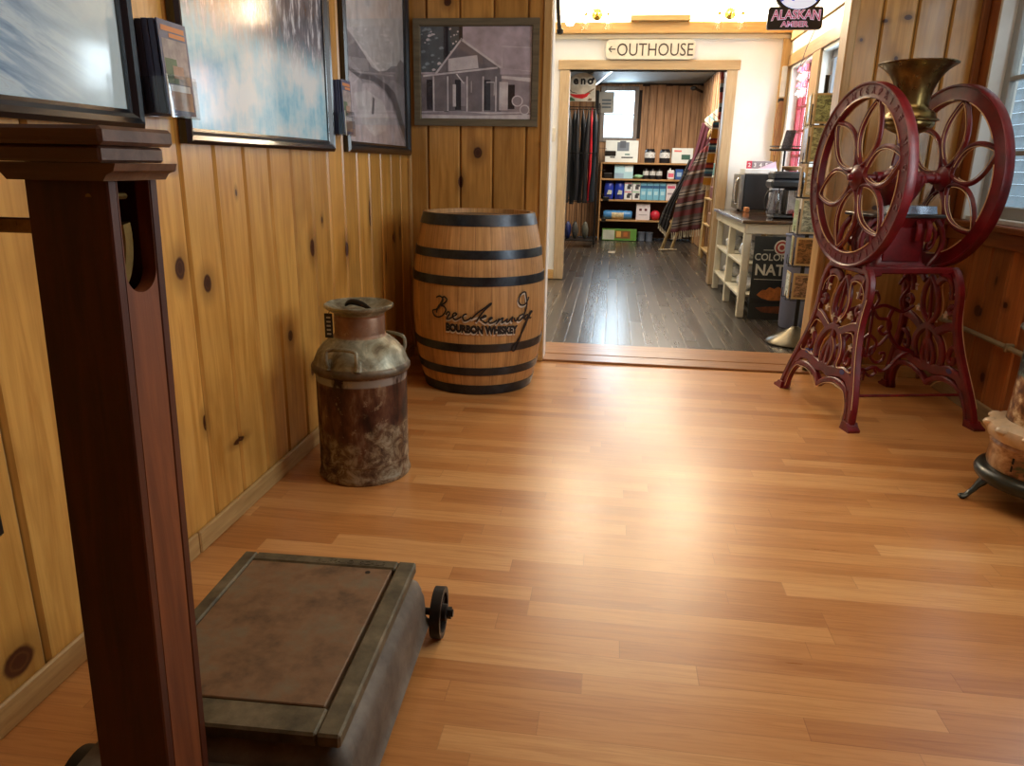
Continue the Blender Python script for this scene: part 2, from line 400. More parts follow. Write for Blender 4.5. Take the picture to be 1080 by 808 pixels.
def glass_mat(name, tint=(.93,.97,.98,1), gl=.09):
    t = NT(name); a = t.n('ShaderNodeBsdfTransparent'); a.inputs[0].default_value = tint
    g = t.n('ShaderNodeBsdfGlossy'); g.inputs['Roughness'].default_value = .02
    mx = t.n('ShaderNodeMixShader'); lw = t.n('ShaderNodeLayerWeight'); lw.inputs[0].default_value = .5
    t.put(mx.inputs[0], t.math('MULTIPLY', t.math('ADD', .045, t.math('MULTIPLY', t.math('POWER', lw.outputs['Facing'], 5), .9)), gl/.09, clamp=True))
    t.t.links.new(a.outputs[0], mx.inputs[1]); t.t.links.new(g.outputs[0], mx.inputs[2]); t.t.links.new(mx.outputs[0], t.out.inputs[0])
    return t.m
M_GLASS = glass_mat('window_glass')
M_SASH = simple('grey_window_paint', (158,160,158), .45, var=.08)
M_SASHW = simple('white_window_paint', (222,224,222), .4, var=.05)
def window(n, W, x, sash, mid=(), zmid=(), depth=.11, side=1):
    y0, y1, z0, z1 = W
    fr = MB()   # deep reveal boards and sash
    fr.box(x-.012*side, x+depth*side, y0, y0+.022, z0, z1, .002).box(x-.012*side, x+depth*side, y1-.022, y1, z0, z1, .002)
    fr.box(x-.012*side, x+depth*side, y0, y1, z1-.022, z1, .002).box(x, x+depth*side, y0, y1, z0, z0+.02, .002)
    o = struct(fr.build('window_%d' % n, M_SASHW, origin=(x, (y0+y1)/2, z0)))
    s = MB(); xs = x+.07*side
    for a, b, c, d in ((y0+.022, y0+.075, z0+.02, z1-.02), (y1-.075, y1-.022, z0+.02, z1-.02), (y0+.07, y1-.07, z0+.02, z0+.075), (y0+.07, y1-.07, z1-.075, z1-.02)):
        s.box(xs-.017, xs+.017, a, b, c, d, .004)
    for m in mid: s.box(xs-.014, xs+.014, m-.014, m+.014, z0+.07, z1-.07, .003)
    for m in zmid: s.box(xs-.014, xs+.014, y0+.07, y1-.07, m-.011, m+.011, .003)
    s.build('sash', sash, o)
    MB().box(xs-.002, xs+.002, y0+.06, y1-.06, z0+.06, z1-.06).build('pane', M_GLASS, o, smooth=False)
    return o
window(1, W1, XR, M_SASH, mid=(3.5,), zmid=(1.17, 1.50, 1.83))
window(2, W2, XR, M_SASH, mid=(2.22,), zmid=(1.5,))
M_DKW = wood('right_wall_trim', (118,62,30), (160,94,48), 1, .35)
M_DKWV = wood('right_wall_casing', (118,62,30), (160,94,48), 2, .35)
struct(MB().box(XR-.016, XR+.005, W1[0]-.105, W1[0]+.001, W1[2]-.02, 2.2, .004).build('trim_6', M_DKWV, origin=(0,0,0)))
struct(MB().box(XR-.04, XR+.02, W1[0]-.15, YA-.03, W1[2]-.032, W1[2]-.001, .006).build('trim_7', M_DKW, origin=(0,0,0)))
struct(MB().box(XR-.02, XR+.005, W1[0]-.10, YA-.03, W1[2]-.10, W1[2]-.032, .004).build('trim_8', M_DKW, origin=(0,0,0)))
m = MB()
for k in range(34): m.prism([(XR+2.1, k*.11), (XR+2.1, k*.11+.108), (XR+2.112, k*.11+.108), (XR+2.085, k*.11)], -3, 9.6, lambda p, q, a: (p, a, q))
struct(m.build('wall_outside', simple('grey_blue_siding', (84,98,106), .6), smooth=False, origin=(0,0,0)))
struct(MB().box(XR+.14, XR+2.3, -3, 5.2, 3.0, 3.06).build('added_shade_roof', M_CREAM, smooth=False, origin=(0,0,0)))  # unseen roof added to keep skylight off the view through the near window
struct(MB().box(XR+.14, XR+2.3, -3, 5.2, -.1, -.02).build('ground_outside', simple('outside_ground', (120,116,108), .8), smooth=False, origin=(0,0,0)))
# grey conduit along the right wall
o = MB().tube([(XR-.02, 4.10, .36), (XR-.02, 3.6, .365), (XR-.02, 2.9, .37), (XR-.02, 1.8, .375)], .011, 10)
for yy in (3.95, 3.3, 2.6): o.box(XR-.033, XR, yy-.01, yy+.01, .35, .385, .002)
tag(o.build('conduit_pipe', simple('pipe_paint', (150,134,104), .5, .1, var=.1)), 'thin painted pipe running along the lower pine wall behind the red grinder', 'pipe')

# threshold
mb = MB()
for y0, y1, zz in ((YA-.055, YA+.09, .012), (YA+.094, YA+.25, .014), (YA+.254, YA+.38, .012)):
    mb.box(-.47, 1.16, y0, y1, -.004, zz, .003)
struct(mb.build('threshold', M_THR, origin=(0,0,0)))['kind'] = 'structure'

# ------------------------------------------------------------------ middle room
ZM = 2.9
def holewall(name, mat, x0, x1, y0, y1, z1, holes, along='y', thick=(0, .12), org=(0,0,0)):
    """wall along one axis with rectangular holes (u0,u1,z0,z1), holes sorted"""
    mb = MB(); u0, u1 = (y0, y1) if along == 'y' else (x0, x1); cur = u0
    def b(a, c, za, zb):
        if c-a < .001 or zb-za < .001: return
        if along == 'y': mb.box(x0+thick[0], x0+thick[1], a, c, za, zb)
        else: mb.box(a, c, y0+thick[0], y0+thick[1], za, zb)
    for h in holes:
        b(cur, h[0], 0, z1); b(h[0], h[1], 0, h[2]); b(h[0], h[1], h[3], z1); cur = h[1]
    b(cur, u1, 0, z1)
    return struct(mb.build(name, mat, smooth=False, origin=org))
WA = (6.40, 7.16, .95, 1.95); WB = (5.05, 6.17, .95, 1.95)
holewall('wall_middle_right', M_WHITE, XQ, 0, YA+.15, YD+.12, ZM, [WB, WA])
holewall('wall_doorway', M_WHITE, -2.3, XQ, YD, 0, ZM, [(-.46, .963, 0, 1.93)], along='x')
struct(MB().box(-2.42, -2.3, YA+.1, YE+.1, 0, ZM).build('wall_middle_left', M_WHITE, smooth=False, origin=(0,0,0)))
struct(MB().box(-2.3, XL-.1, YA-.02, YA+.1, 0, ZM).build('wall_middle_back', M_WHITE, smooth=False, origin=(0,0,0)))
struct(MB().box(-2.42, XQ+.12, YA+.08, YD+.12, ZM, ZM+.1).build('ceiling', M_CREAM, smooth=False, origin=(0,0,0)))
struct(MB().box(-2.3, XQ+.12, YA, YA+.1, ZC, ZM).build('wall_above_opening', M_WHITE, smooth=False, origin=(0,0,0)))
# doorway casing
mb = MB().box(-.545, -.455, YD-.022, YD+.13, 0, 1.93, .004); struct(mb.build('trim_9', M_PALE, origin=(0,0,0)))
mb = MB().box(.958, 1.05, YD-.022, YD+.13, 0, 1.93, .004); struct(mb.build('trim_10', M_PALE, origin=(0,0,0)))
mb = MB().box(-.56, 1.068, YD-.03, YD+.13, 1.93, 2.012, .004); struct(mb.build('trim_11', M_PALEX, origin=(0,0,0)))
mb = MB().box(-2.3, XQ-.001, YD-.09, YD, 2.225, 2.318, .004); struct(mb.build('trim_12', M_TRIMX, origin=(0,0,0)))
mb = MB().box(-2.3, XQ-.001, YD-.04, YD, 2.188, 2.224, .003); struct(mb.build('trim_13', M_CREAM, origin=(0,0,0)))
mb = MB().box(.07, .59, YD-.14, YD-.001, 2.3185, 2.362, .004)
tag(mb.build('ledge_board', M_TRIMX), 'short pine ledge board resting on the beam above the OUTHOUSE sign', 'ledge')
mb = MB().box(XQ-.085, XQ, YD-.035, YD, 0, 2.188, .004); struct(mb.build('trim_14', M_TRIM, origin=(0,0,0)))
mb = MB().box(-1.2, -.546, YD-.015, YD, 0, .09, .003); struct(mb.build('baseboard_doorway', M_TRIMX, origin=(0,0,0)))
# right wall bands
struct(MB().box(XQ-.018, XQ, YA+.16, YD-.04, 2.05, 2.16, .003).build('trim_15', M_CREAM, origin=(0,0,0)))
struct(MB().box(XQ-.035, XQ, YA+.16, YD-.04, 2.162, 2.235, .004).build('trim_16', M_TRIMY, origin=(0,0,0)))
struct(MB().box(XQ-.012, XQ, YA+.16, YD-.04, 2.236, ZM-.01, .002).build('trim_17', wood('upper_panel', (150,108,60), (186,144,92), 1, .4), origin=(0,0,0)))
struct(MB().box(XQ-.03, XQ, YA+.16, YD-.04, 1.95, 2.048, .004).build('trim_18', wood('window_head', (140,108,66), (172,138,92), 1, .45), origin=(0,0,0)))
struct(MB().box(XQ-.03, XQ, 6.17, 6.40, .95, 1.949, .004).build('trim_19', wood('window_post', (150,118,74), (184,150,100), 2, .45), origin=(0,0,0)))
struct(MB().box(XQ-.05, XQ, 5.0, 7.2, .905, .949, .004).build('trim_20', M_TRIMY, origin=(0,0,0)))
M_REDF = simple('red_window_frame', (134,24,38), .4, var=.1)
M_LAVW = simple('pale_grey_frame', (176,176,196), .45, var=.05)
w3 = window(3, WA, XQ, M_REDF, mid=(6.62, 6.78, 6.94), zmid=(1.2, 1.4, 1.6, 1.8))
w4 = window(4, WB, XQ, simple('grey_sash', (112,112,116), .5), mid=(5.6,), zmid=(1.55,))

# ------------------------------------------------------------------ back room
ZB = 2.295
BW = (-.21, .262, 1.50, 2.20)
# far wall: vertical boards of alternating tone and depth
BK = []
M_BB = pine('barn_boards', 0, .098, .0, (146,102,66), (196,150,106), BK, rough=.6, gl=0)
M_BB2 = pine('barn_boards_side', 1, .098, .0, (146,104,68), (196,152,108), BK, rough=.6, gl=0)
mb = MB(); x = -2.3; i = 0
while x < 1.26:
    w = R.uniform(.085, .125); pr = .018 if i % 2 else .0
    for z0, z1 in (([(0, BW[2]), (BW[3], ZB-.015)]) if (x+w > BW[0]-.02 and x < BW[1]+.02) else ([(0, ZB-.015-R.uniform(0, .03))])):
        mb.box(x+.004, min(x+w, 1.258), YE-.02-pr, YE-.0, z0, z1, .003)
    x += w; i += 1
struct(mb.build('wall_far', M_BB, origin=(0,0,0)))
holewall('wall_far_core', simple('far_core', (50,40,34), .8), -2.3, 1.4, YE, 0, ZM, [BW], along='x')
mb = MB(); y = YD+.13; i = 0
while y < YE-.05:
    w = R.uniform(.085, .12); pr = .016 if i % 2 else 0
    mb.box(1.26-pr, 1.275, y+.004, min(y+w, YE-.045), 0, ZB-.01, .003); y += w; i += 1
struct(mb.build('wall_far_right', M_BB2, origin=(0,0,0)))
struct(MB().box(1.275, 1.36, YD+.12, YE, 0, ZB).build('wall_far_right_core', M_TRIM, smooth=False, origin=(0,0,0)))
struct(MB().box(-2.3, 1.4, YD+.12, YE+.1, ZB, ZB+.1).build('ceiling', simple('blue_grey_ceiling', (150,160,162), .7, var=.04), smooth=False, origin=(0,0,0)))
def window_y(n, W, y, sash):
    x0, x1, z0, z1 = W
    fr = MB()
    for a, b, c, d in ((x0-.05, x0+.015, z0-.05, z1+.05), (x1-.015, x1+.05, z0-.05, z1+.05), (x0+.015, x1-.015, z0-.05, z0+.015), (x0+.015, x1-.015, z1-.015, z1+.05)):
        fr.box(a, b, y-.05, y+.06, c, d, .004)
    o = struct(fr.build('window_%d' % n, sash, origin=((x0+x1)/2, y, z0)))
    MB().box(x0+.01, x1-.01, y+.03, y+.034, z0+.01, z1-.01).build('pane', M_GLASS, o, smooth=False)
    MB().box(x0+.01, x1-.01, y+.02, y+.04, (z0+z1)/2-.008, (z0+z1)/2+.008, .002).build('sash', sash, o)
window_y(5, BW, YE, wood('grey_casing', (120,108,100), (160,146,134), 2, .5))
# fluorescent fixture
L = thing('fluorescent_light', (-.22, 10.35, ZB), 'long dark fluorescent fixture on the far room ceiling', 'light')
def flu(x, y, z): return (x-.22-(y-10.35)*.147, y, z)
MB().box(-.16, .06, 9.0, 11.7, ZB-.075, ZB-.001, .01, flu).build('housing', simple('dark_fixture', (56,60,62), .4, .3), L)
MB().tube([flu(.085, 9.04, ZB-.045), flu(.085, 11.66, ZB-.045)], .016, 12).build('lamp_tube', simple('tube_glow', (240,248,255), .4, emit=(225,240,255), es=5), L)

# ================================================================== platform scale
def castiron(name, a, b, c, rough=.55, metal=.55, sc=9):
    t = NT(name); v = t.coord(); f = t.noise(v, sc, 6, .65); g = t.noise(v, sc*3.3, 4, .6)
    col = t.ramp(f, [(.32, lin(a)), (.5, lin(b)), (.68, lin(c))])
    col = t.mix(t.math('MULTIPLY', g, .35), col, lin([x*.55 for x in a]))
    return t.bsdf(col, t.math('ADD', rough-.1, t.math('MULTIPLY', g, .25)), metal, g, .3, .002)
M_IRON = castiron('grey_cast_iron', (74,66,58), (106,97,86), (130,120,107), .55, .25)
M_IRONG = castiron('greenish_worn_frame', (68,61,45), (102,93,70), (132,118,92), .55, .25, 14)
M_RUST = castiron('rusty_platform_plate', (92,70,48), (132,100,70), (122,110,88), .55, .12, 13)
M_BLK = simple('black_iron', (34,30,27), .45, .5, var=.25, sc=20, bump=.2)
M_MAHO = wood('mahogany_shaded', (62,24,9), (100,44,18), 2, .45, 6, coat=.0, blotch=.7)  # column boards coloured darker, as the side turned from the light
M_MAHOX = wood('mahogany_across', (80,50,36), (124,90,70), 0, .42, 6, coat=.1, blotch=.6)
M_BRASS = castiron('old_brass', (112,86,44), (150,118,66), (128,104,60), .38, .85, 14)
PXC, PY0, PY1, PZ = -.591, .90, 1.435, .21
def srot(x, y, z):      # the scale is turned a touch
    a = math.radians(1.8); dx, dy = x-PXC, y-1.17
    return (PXC+dx*cos(a)-dy*sin(a), 1.17+dx*sin(a)+dy*cos(a), z)
S = thing('platform_scale', srot(PXC, 1.17, 0), 'antique platform scale with reddish wood column and low iron bed on wheels', 'scale')
HW = .202
# bed body: rounded flaring sides below an overhanging lip
def loft(mb, secs, fn, n=8):
    """stack of rounded rectangles (x0,x1,y0,y1,z,r)"""
    rings = []
    for (x0, x1, y0, y1, z, r) in secs:
        ring = []
        for (qx, qy, a0) in ((x1-r, y0+r, -PI/2), (x1-r, y1-r, 0), (x0+r, y1-r, PI/2), (x0+r, y0+r, PI)):
            for k in range(n+1):
                a = a0+PI/2*k/n; ring.append(fn(qx+r*cos(a), qy+r*sin(a), z))
        rings.append(ring)
    m = len(rings[0]); vs = [v for r_ in rings for v in r_]
    fs = [(j*m+i, j*m+(i+1) % m, (j+1)*m+(i+1) % m, (j+1)*m+i) for j in range(len(rings)-1) for i in range(m)]
    fs += [list(range(m))[::-1], [(len(rings)-1)*m+i for i in range(m)]]
    mb.add(vs, fs)
mb = MB(); sec = []
for z, o in ((.055, .026), (.062, .032), (.07, .026), (.085, .022), (.105, .023), (.13, .021), (.15, .014), (.165, .004), (.175, -.008), (.182, -.016)):
    sec.append((PXC-HW-o, PXC+HW+o, PY0-.17-o*.5, PY1+o*.6, z, .035))
loft(mb, sec[:7], srot); body = mb.build('bed', M_IRON, S, ang=50)
mb = MB(); sec2 = [(PXC-HW-o, PXC+HW+o, PY0-o, PY1+o*.6, z, .03) for z, o in ((.148, .015), (.162, .010), (.172, -.002), (.184, -.012), (.19, -.014))]
loft(mb, sec2, srot); mb.build('neck_band', M_IRON, S, ang=50)
mb = MB()                                    # top frame with recessed plate
for a, b, c, d in ((PXC-HW, PXC-HW+.031, PY0, PY1), (PXC+HW-.040, PXC+HW, PY0, PY1), (PXC-HW+.031, PXC+HW-.040, PY0, PY0+.062), (PXC-HW+.031, PXC+HW-.040, PY1-.034, PY1)):
    mb.box(a, b, c, d, .184, PZ, .004, srot)
top = mb.build('top_frame', M_IRONG, S)
MB().box(PXC-HW+.033, PXC+HW-.047, PY0+.064, PY1-.036, .188, PZ-.001, .002, srot).build('platform_plate', M_RUST, S)
MB().box(PXC-HW+.02, PXC+HW-.03, PY0+.02, PY1-.02, .184, .189, 0, srot).build('gap_floor', simple('gap_dark', (12,10,8), .9), S)
mb = MB(); mb.lathe([(0, 0), (.006, 0), (.006, .0006), (0, .0006)], 0, 0, 14, fn=lambda x, y, z: srot(PXC+.105+x, PY1-.055+y, PZ-.0012+z)); mb.build('bolt_hole', M_BLK, S)
mb = MB(); mb.text('BUFFALO  SCALE', .021, lambda x, y, z: srot(PXC+.055+x, PY1-.0255+y, PZ+.0002+z), .0007, bold=.0004); mb.build('raised_lettering', M_IRONG, top)
mb = MB(); mb.text('PATENTED  TRUSS', .022, lambda x, y, z: srot(PXC+.02+x, PY0-.055+y, .1505+z), .0007, bold=.0004)
for k, ch in enumerate('R. B'):
    mb.text(ch, .024, lambda x, y, z, k=k: srot(PXC+.05+k*.02+x, PY0-.11+k*.013+y, .1505+z), .0007, bold=.0004)
mb.build('raised_lettering', M_IRONG, body)
# wheels
def iron_wheel(cx_, cy_, sgn):
    r = .060; m = MB()
    f = lambda x, y, z: srot(cx_+z*sgn, cy_+x, r+y)
    m.lathe([(r-.014, -.012), (r, -.012), (r, .012), (r-.014, .012), (r-.014, -.012)], 0, 0, 36, fn=f, cap0=False, cap1=False)
    m.lathe([(0, -.018), (.02, -.018), (.02, .018), (.012, .022), (0, .022)], 0, 0, 20, fn=f)
    for k in range(5):
        a = 2*PI*k/5+.3
        m.tube([f(.015*cos(a), .015*sin(a), 0), f((r-.008)*cos(a), (r-.008)*sin(a), 0)], .007, 8)
    w = m.build('wheel', M_BLK, S, ang=40)
    a = MB().lathe([(0, -.05), (.009, -.05), (.009, .034), (0, .034)], 0, 0, 14, fn=f)
    a.lathe([(.009, .022), (.014, .022), (.014, .03), (.009, .03)], 0, 0, 6, fn=f)
    a.build('axle', M_BLK, w)
for yy in (PY1+.035, PY0+.005):
    iron_wheel(PXC+HW+.044, yy, 1); iron_wheel(PXC-HW-.050, yy, -1)
# column: four boards, slot in the side board
def colf(x, y, z): return (x, y+.047*(z-1.055)+.0, z)
CX0, CX1, CY0, CY1, CZ0, CZ1 = -.663, -.560, .780, .874, .155, 1.064
MB().box(CX0, CX1, CY0, CY0+.016, CZ0, CZ1, .002, colf).box(CX0, CX1, CY1-.016, CY1, CZ0, CZ1, .002, colf).box(CX0, CX0+.016, CY0+.016, CY1-.016, CZ0, CZ1, .001, colf).build('column', M_MAHO, S)
sl0, sl1, sb = CY0+.018, CY1-.017, .950
U = [(CY0+.0165, CZ0), (CY1-.0165, CZ0), (CY1-.0165, CZ1-.001)]
U += [(sl1, CZ1-.001)]
rr_ = (sl1-sl0)/2
U += [((sl0+sl1)/2+rr_*cos(a), sb+rr_*sin(a)*.9) for a in [0-PI*k/16 for k in range(17)]]
U += [(sl0, CZ1-.001), (CY0+.0165, CZ1-.001)]
MB().prism(U, CX1-.019, CX1-.0008, lambda p, q, a: colf(a, p, q)).build('slotted_side', wood('mahogany_lit_side', (98,48,22), (148,84,44), 2, .5, 6, coat=.0), S, ang=20)  # same wood coloured lighter, as the face that catches the light
MB().box(CX0+.02, CX1-.03, CY0+.02, CY1-.02, .90, .905, 0, colf).build('slot_floor', M_MAHO, S)
mb = MB(); arc = [((CY0+.030)+.026*cos(a), .985+.052*sin(a)) for a in [-PI*.5+PI*.62*k/14 for k in range(15)]]
mb.ribbon(arc, .020, .012, lambda p, q, a: colf(-.585+a, p, q)); mb.tube([colf(-.585, CY0+.0, 1.037), colf(-.585, CY1-.03, 1.036)], .004, 8)
mb.build('beam_stirrup', M_BRASS, S)
MB().tube([colf(-.60, CY0+.05, .90), colf(-.60, CY0+.05, 1.06)], .005, 8).build('pull_rod', M_BLK, S)
# cap slabs, shelf to the left for the beam
MB().box(-1.02, -.541, .752, .888, 1.093, 1.113, .004).build('cap_slab', M_MAHOX, S)
MB().box(-1.00, -.548, .757, .875, 1.0745, 1.0925, .003).build('cap_slab', M_MAHOX, S)
prof = [(-.685, 1.074), (-.535, 1.074), (-.538, 1.066), (-.547, 1.062), (-.552, 1.055), (-.668, 1.055), (-.674, 1.062), (-.683, 1.066)]
MB().prism(prof, .762, .880, lambda p, q, a: (p, a, q)).build('cap_moulding', M_MAHOX, S)
mb = MB().box(-1.02, -.665, .800, .808, .992, 1.010, .002)
for k in range(16): mb.box(-1.0+k*.02, -.998+k*.02, .7995, .800, 1.0, 1.008)
mb.box(-.99, -.965, .79, .82, .975, 1.028, .004); bm_ = mb.build('weighing_beam', M_BRASS, S)

# ================================================================== milk can
def canmat():
    t = NT('rusty_galvanised'); v = t.coord(); P = t.xyz(v); f = t.noise(v, 9, 6, .65, .4); g = t.noise(v, 30, 4, .7); h = t.noise(t.scl(v, (1,1,.35)), 16, 4, .6)
    z = P[2]
    # wear bands with their own place on the can: rust below the seam, bare zinc towards the foot, grey-green shoulder
    low = t.step(t.math('ADD', z, t.math('MULTIPLY', t.math('SUBTRACT', f, .5), .7)), .12, .22, 1, 0)
    rust = t.ramp(h, [(.36, lin((38,22,16))), (.5, lin((78,46,32))), (.6, lin((104,70,50))), (.7, lin((150,126,100)))])
    zinc = t.ramp(t.noise(v, 20, 6, .7, .6), [(.36, lin((62,42,30))), (.47, lin((112,90,66))), (.54, lin((150,136,108))), (.64, lin((176,168,146)))])
    col = t.mix(t.math('MULTIPLY', low, .8), rust, zinc)
    bd_ = t.math('MULTIPLY', t.step(z, .352, .358), t.step(z, .378, .384, 1, 0)); col = t.mix(t.math('MULTIPLY', bd_, t.step(h, .35, .5)), col, lin((150,150,146)))
    bd2 = t.math('MULTIPLY', t.step(z, .384, .388), t.step(z, .413, .418, 1, 0)); sh = t.step(z, .386, .392)
    shc = t.ramp(t.noise(v, 15, 6, .65, .5), [(.34, lin((84,72,52))), (.46, lin((124,118,96))), (.56, lin((146,146,128))), (.66, lin((180,174,150)))])
    col = t.mix(sh, col, shc)
    col = t.mix(t.math('MULTIPLY', bd2, .8), col, t.ramp(h, [(.3, lin((48,34,26))), (.7, lin((110,88,66)))]))
    nk = t.math('MULTIPLY', t.step(z, .503, .508), t.step(z, .58, .585, 1, 0))
    col = t.mix(t.math('MULTIPLY', nk, .8), col, t.ramp(f, [(.3, lin((110,64,42))), (.7, lin((150,104,74)))]))
    sp = t.step(g, .60, .68); col = t.mix(t.math('MULTIPLY', sp, .5), col, lin((176,160,130)))
    return t.bsdf(col, t.math('ADD', .32, t.math('MULTIPLY', g, .3)), .45, f, .35, .004)
M_CAN = canmat()
CX, CY = -.845, 2.40
K = thing('milk_can', (CX, CY, 0), 'rusty old metal milk can standing by the left pine wall', 'milk can')
pr = [(.0,.006),(.150,.006),(.154,0),(.160,0),(.164,.008),(.161,.020),(.1575,.028),(.1575,.36),(.159,.376),(.160,.384),(.168,.388),(.171,.396),(.171,.404),(.166,.412),(.162,.417),
      (.158,.430),(.147,.454),(.130,.476),(.109,.494),(.094,.503),(.088,.510),(.0865,.518),(.0865,.572),(.0845,.576)]
MB().lathe(pr, CX, CY, 56).build('can_body', M_CAN, K, ang=50)
lid = [(.084,.570),(.086,.584),(.098,.594),(.112,.601),(.1175,.606),(.1175,.614),(.112,.617),(.104,.613),(.088,.604),(.07,.596),(.04,.592),(0,.591)]
lo = MB().lathe(lid, CX, CY, 48, cap0=False).build('lid', M_CAN, K, ang=50)
hp = spline([(CX-.055, CY+.02, .602), (CX-.03, CY+.005, .618), (CX+.015, CY-.015, .616), (CX+.055, CY-.035, .602)], 8)
MB().tube(hp, [.004+.007*sin(PI*i/(len(hp)-1)) for i in range(len(hp))], 8).build('lid_handle', M_BLK, lo)
MB().lathe([(.1545,.06),(.1585,.062),(.1585,.068),(.1545,.07)], CX, CY, 56, cap0=False, cap1=False).build('foot_band', M_CAN, K)
def handle(ang):
    a = math.radians(ang); ux, uy = cos(a), sin(a); tx, ty = -uy, ux
    def P(r, s, z): return (CX+ux*r+tx*s, CY+uy*r+ty*s, z)
    pts = [P(.155,-.050,.420), P(.162,-.053,.445), P(.162,-.053,.468), P(.156,-.045,.482), P(.154,0,.486), P(.156,.045,.482), P(.162,.053,.468), P(.162,.053,.445), P(.155,.050,.420)]
    m = MB().tube(spline(pts, 5), .0062, 8)
    for s in (-.052, .052):
        m.tube([P(.152, s, .412), P(.140, s, .447)], [.014, .009], 8)
    m.build('handle', M_CAN, K)
handle(-94); handle(60)
def cyl(cx_, cy_, r, ang):
    a0 = math.radians(ang)
    return lambda x, y, z: (cx_+(r+z)*cos(a0+x/r), cy_+(r+z)*sin(a0+x/r), y)
f = cyl(CX, CY, .1577, -82)
MB().text('COLO', .030, lambda x, y, z: f(x+.075, y+.322, z), .0008, bold=.0005).text('DAIRY', .030, lambda x, y, z: f(x-.115, y+.322, z), .0008, bold=.0005).build('embossed_lettering', M_CAN, K)
T = MB().box(-.004+CX-.09, CX-.066, CY-.012-.07, CY-.008-.07, .508, .592, .001)
tg = T.build('price_tag', simple('black_tag', (24,24,28), .5), K)
mb = MB()
for k in range(5): mb.box(CX-.086, CX-.072, CY-.0835, CY-.0825, .575-k*.014, .581-k*.014)
mb.build('tag_print', simple('tag_print', (170,170,160), .6), tg)
MB().tube([(CX-.078, CY-.08, .592), (CX-.075, CY-.072, .61), (CX-.07, CY-.07, .603)], .0012, 6).build('string', M_BLK, tg)

# ================================================================== whiskey barrel
BX, BY = -.645, 3.63
def barrelmat():
    t = NT('oak_staves'); v = t.coord(); P = t.xyz(v)
    a = t.math('ARCTAN2', P[1], P[0]); st = t.math('DIVIDE', a, 2*PI/26); b = t.math('FLOOR', st); w = t.white(b)
    g = t.noise(t.comb(t.math('MULTIPLY', a, 9), w, t.math('MULTIPLY', P[2], 1.2)), 3, 6, .65, .5); m = t.noise(v, 7, 4)
    col = t.ramp(g, [(.3, lin((164,118,68))), (.7, lin((210,162,102)))])
    col = t.mix(1, col, t.comb(*[t.step(w, 0, 1, .82, 1.08)]*3), 'MULTIPLY')
    col = t.mix(t.math('MULTIPLY', t.step(m, .5, .75), .4), col, lin((112,70,40)))
    fr = t.math('FRACT', st); seam = t.step(t.math('ABSOLUTE', t.math('SUBTRACT', fr, .5)), .475, .495)
    col = t.mix(t.math('MULTIPLY', seam, .6), col, lin((70,42,24)))
    return t.bsdf(col, .5, 0, t.math('SUBTRACT', g, seam), .2, .003)
M_OAK = barrelmat()
M_HOOP = castiron('dark_hoop', (44,46,50), (66,70,76), (80,80,84), .34, .8, 8)
def br(z):       # barrel radius at height z
    t = (z-.43)/.43
    return .330-.056*t*t-.004*t**4
BA = thing('whiskey_barrel', (BX, BY, 0), 'oak whiskey barrel with dark steel hoops standing in the left corner', 'barrel')
MB().lathe([(br(.0)-.012, 0)]+[(br(.86*i/40), .86*i/40) for i in range(41)]+[(br(.86)-.018, .86), (br(.86)-.020, .835)], BX, BY, 78, cap0=True, cap1=False).build('staves', M_OAK, BA, ang=50)
MB().lathe([(0, .832), (br(.86)-.0185, .832), (br(.86)-.0185, .838), (0, .838)], BX, BY, 60).build('head', wood('barrel_head', (120,96,68), (160,134,100), 0, .6), BA)
for z0, z1 in ((.003, .052), (.105, .145), (.225, .265), (.540, .582), (.662, .702), (.808, .860)):
    MB().lathe([(br(z0)-.001, z0), (br(z0)+.0035, z0), (br((z0+z1)/2)+.0038, (z0+z1)/2), (br(z1)+.0035, z1), (br(z1)-.001, z1)], BX, BY, 78, cap0=False, cap1=False).build('hoop', M_HOOP, BA, ang=50)
M_INK = simple('charred_ink', (26,18,14), .6)
M_INKW = simple('white_print', (212,200,180), .6)
aC = math.atan2(-BY, -BX)+.055      # bearing the lettering is centred on
def onb(x, y, e=.003): return (BX+(br(y)+e)*cos(aC+x/.33), BY+(br(y)+e)*sin(aC+x/.33), y)
# script strokes traced in (x, z) metres on the barrel side
def px2b(px, py):    # from the reading crop (9 x) to metres on the staves
    return ((px-545)/9/205*1.06, .432-(py-290)/9/204*1.0-(px-600)/9/205*.03)
strokes = [
 [(150,215),(185,200),(215,225),(190,275),(150,320),(112,335),(125,375),(170,385),(215,360),(240,315),(225,285),(195,280),(235,250),(250,220),(225,200),(205,215)],
 [(215,205),(200,250),(165,300),(150,350)],
 [(240,355),(262,325),(275,340),(262,365),(250,390),(275,385),(300,365)],
 [(300,365),(325,350),(335,335),(315,330),(300,360),(320,388),(350,375),(375,355)],
 [(420,330),(400,335),(385,360),(400,390),(435,375),(455,355)],
 [(455,370),(500,320),(560,270),(610,230),(605,245),(560,290),(520,345),(495,395)],
 [(520,365),(560,335),(570,345),(530,365),(545,385),(575,405)],
 [(575,400),(600,375),(622,358),(610,352),(592,375),(605,402),(640,392),(660,375)],
 [(680,360),(665,395),(655,408),(690,370),(712,358),(705,380),(705,400),(735,380),(752,365)],
 [(752,365),(742,392),(760,395),(790,360),(800,355),(790,385),(800,398)],
 [(815,360),(822,390),(842,385),(850,360)],
 [(905,335),(870,350),(850,380),(865,392),(895,370),(930,310),(945,250),(935,180),(925,145),(890,150),(862,185),(855,225),(880,255),(925,250),(955,215),(965,190)],
 [(945,250),(925,315),(905,365),(915,378)],
 [(965,345),(935,350),(920,375),(935,385),(965,355),(955,400),(915,480),(860,570),(810,640),(825,665),(850,640),(880,560),(925,430),(965,380),(985,350)],
 [(965,385),(990,345),(1010,325),(995,320),(980,350),(985,380),(1005,375)]]
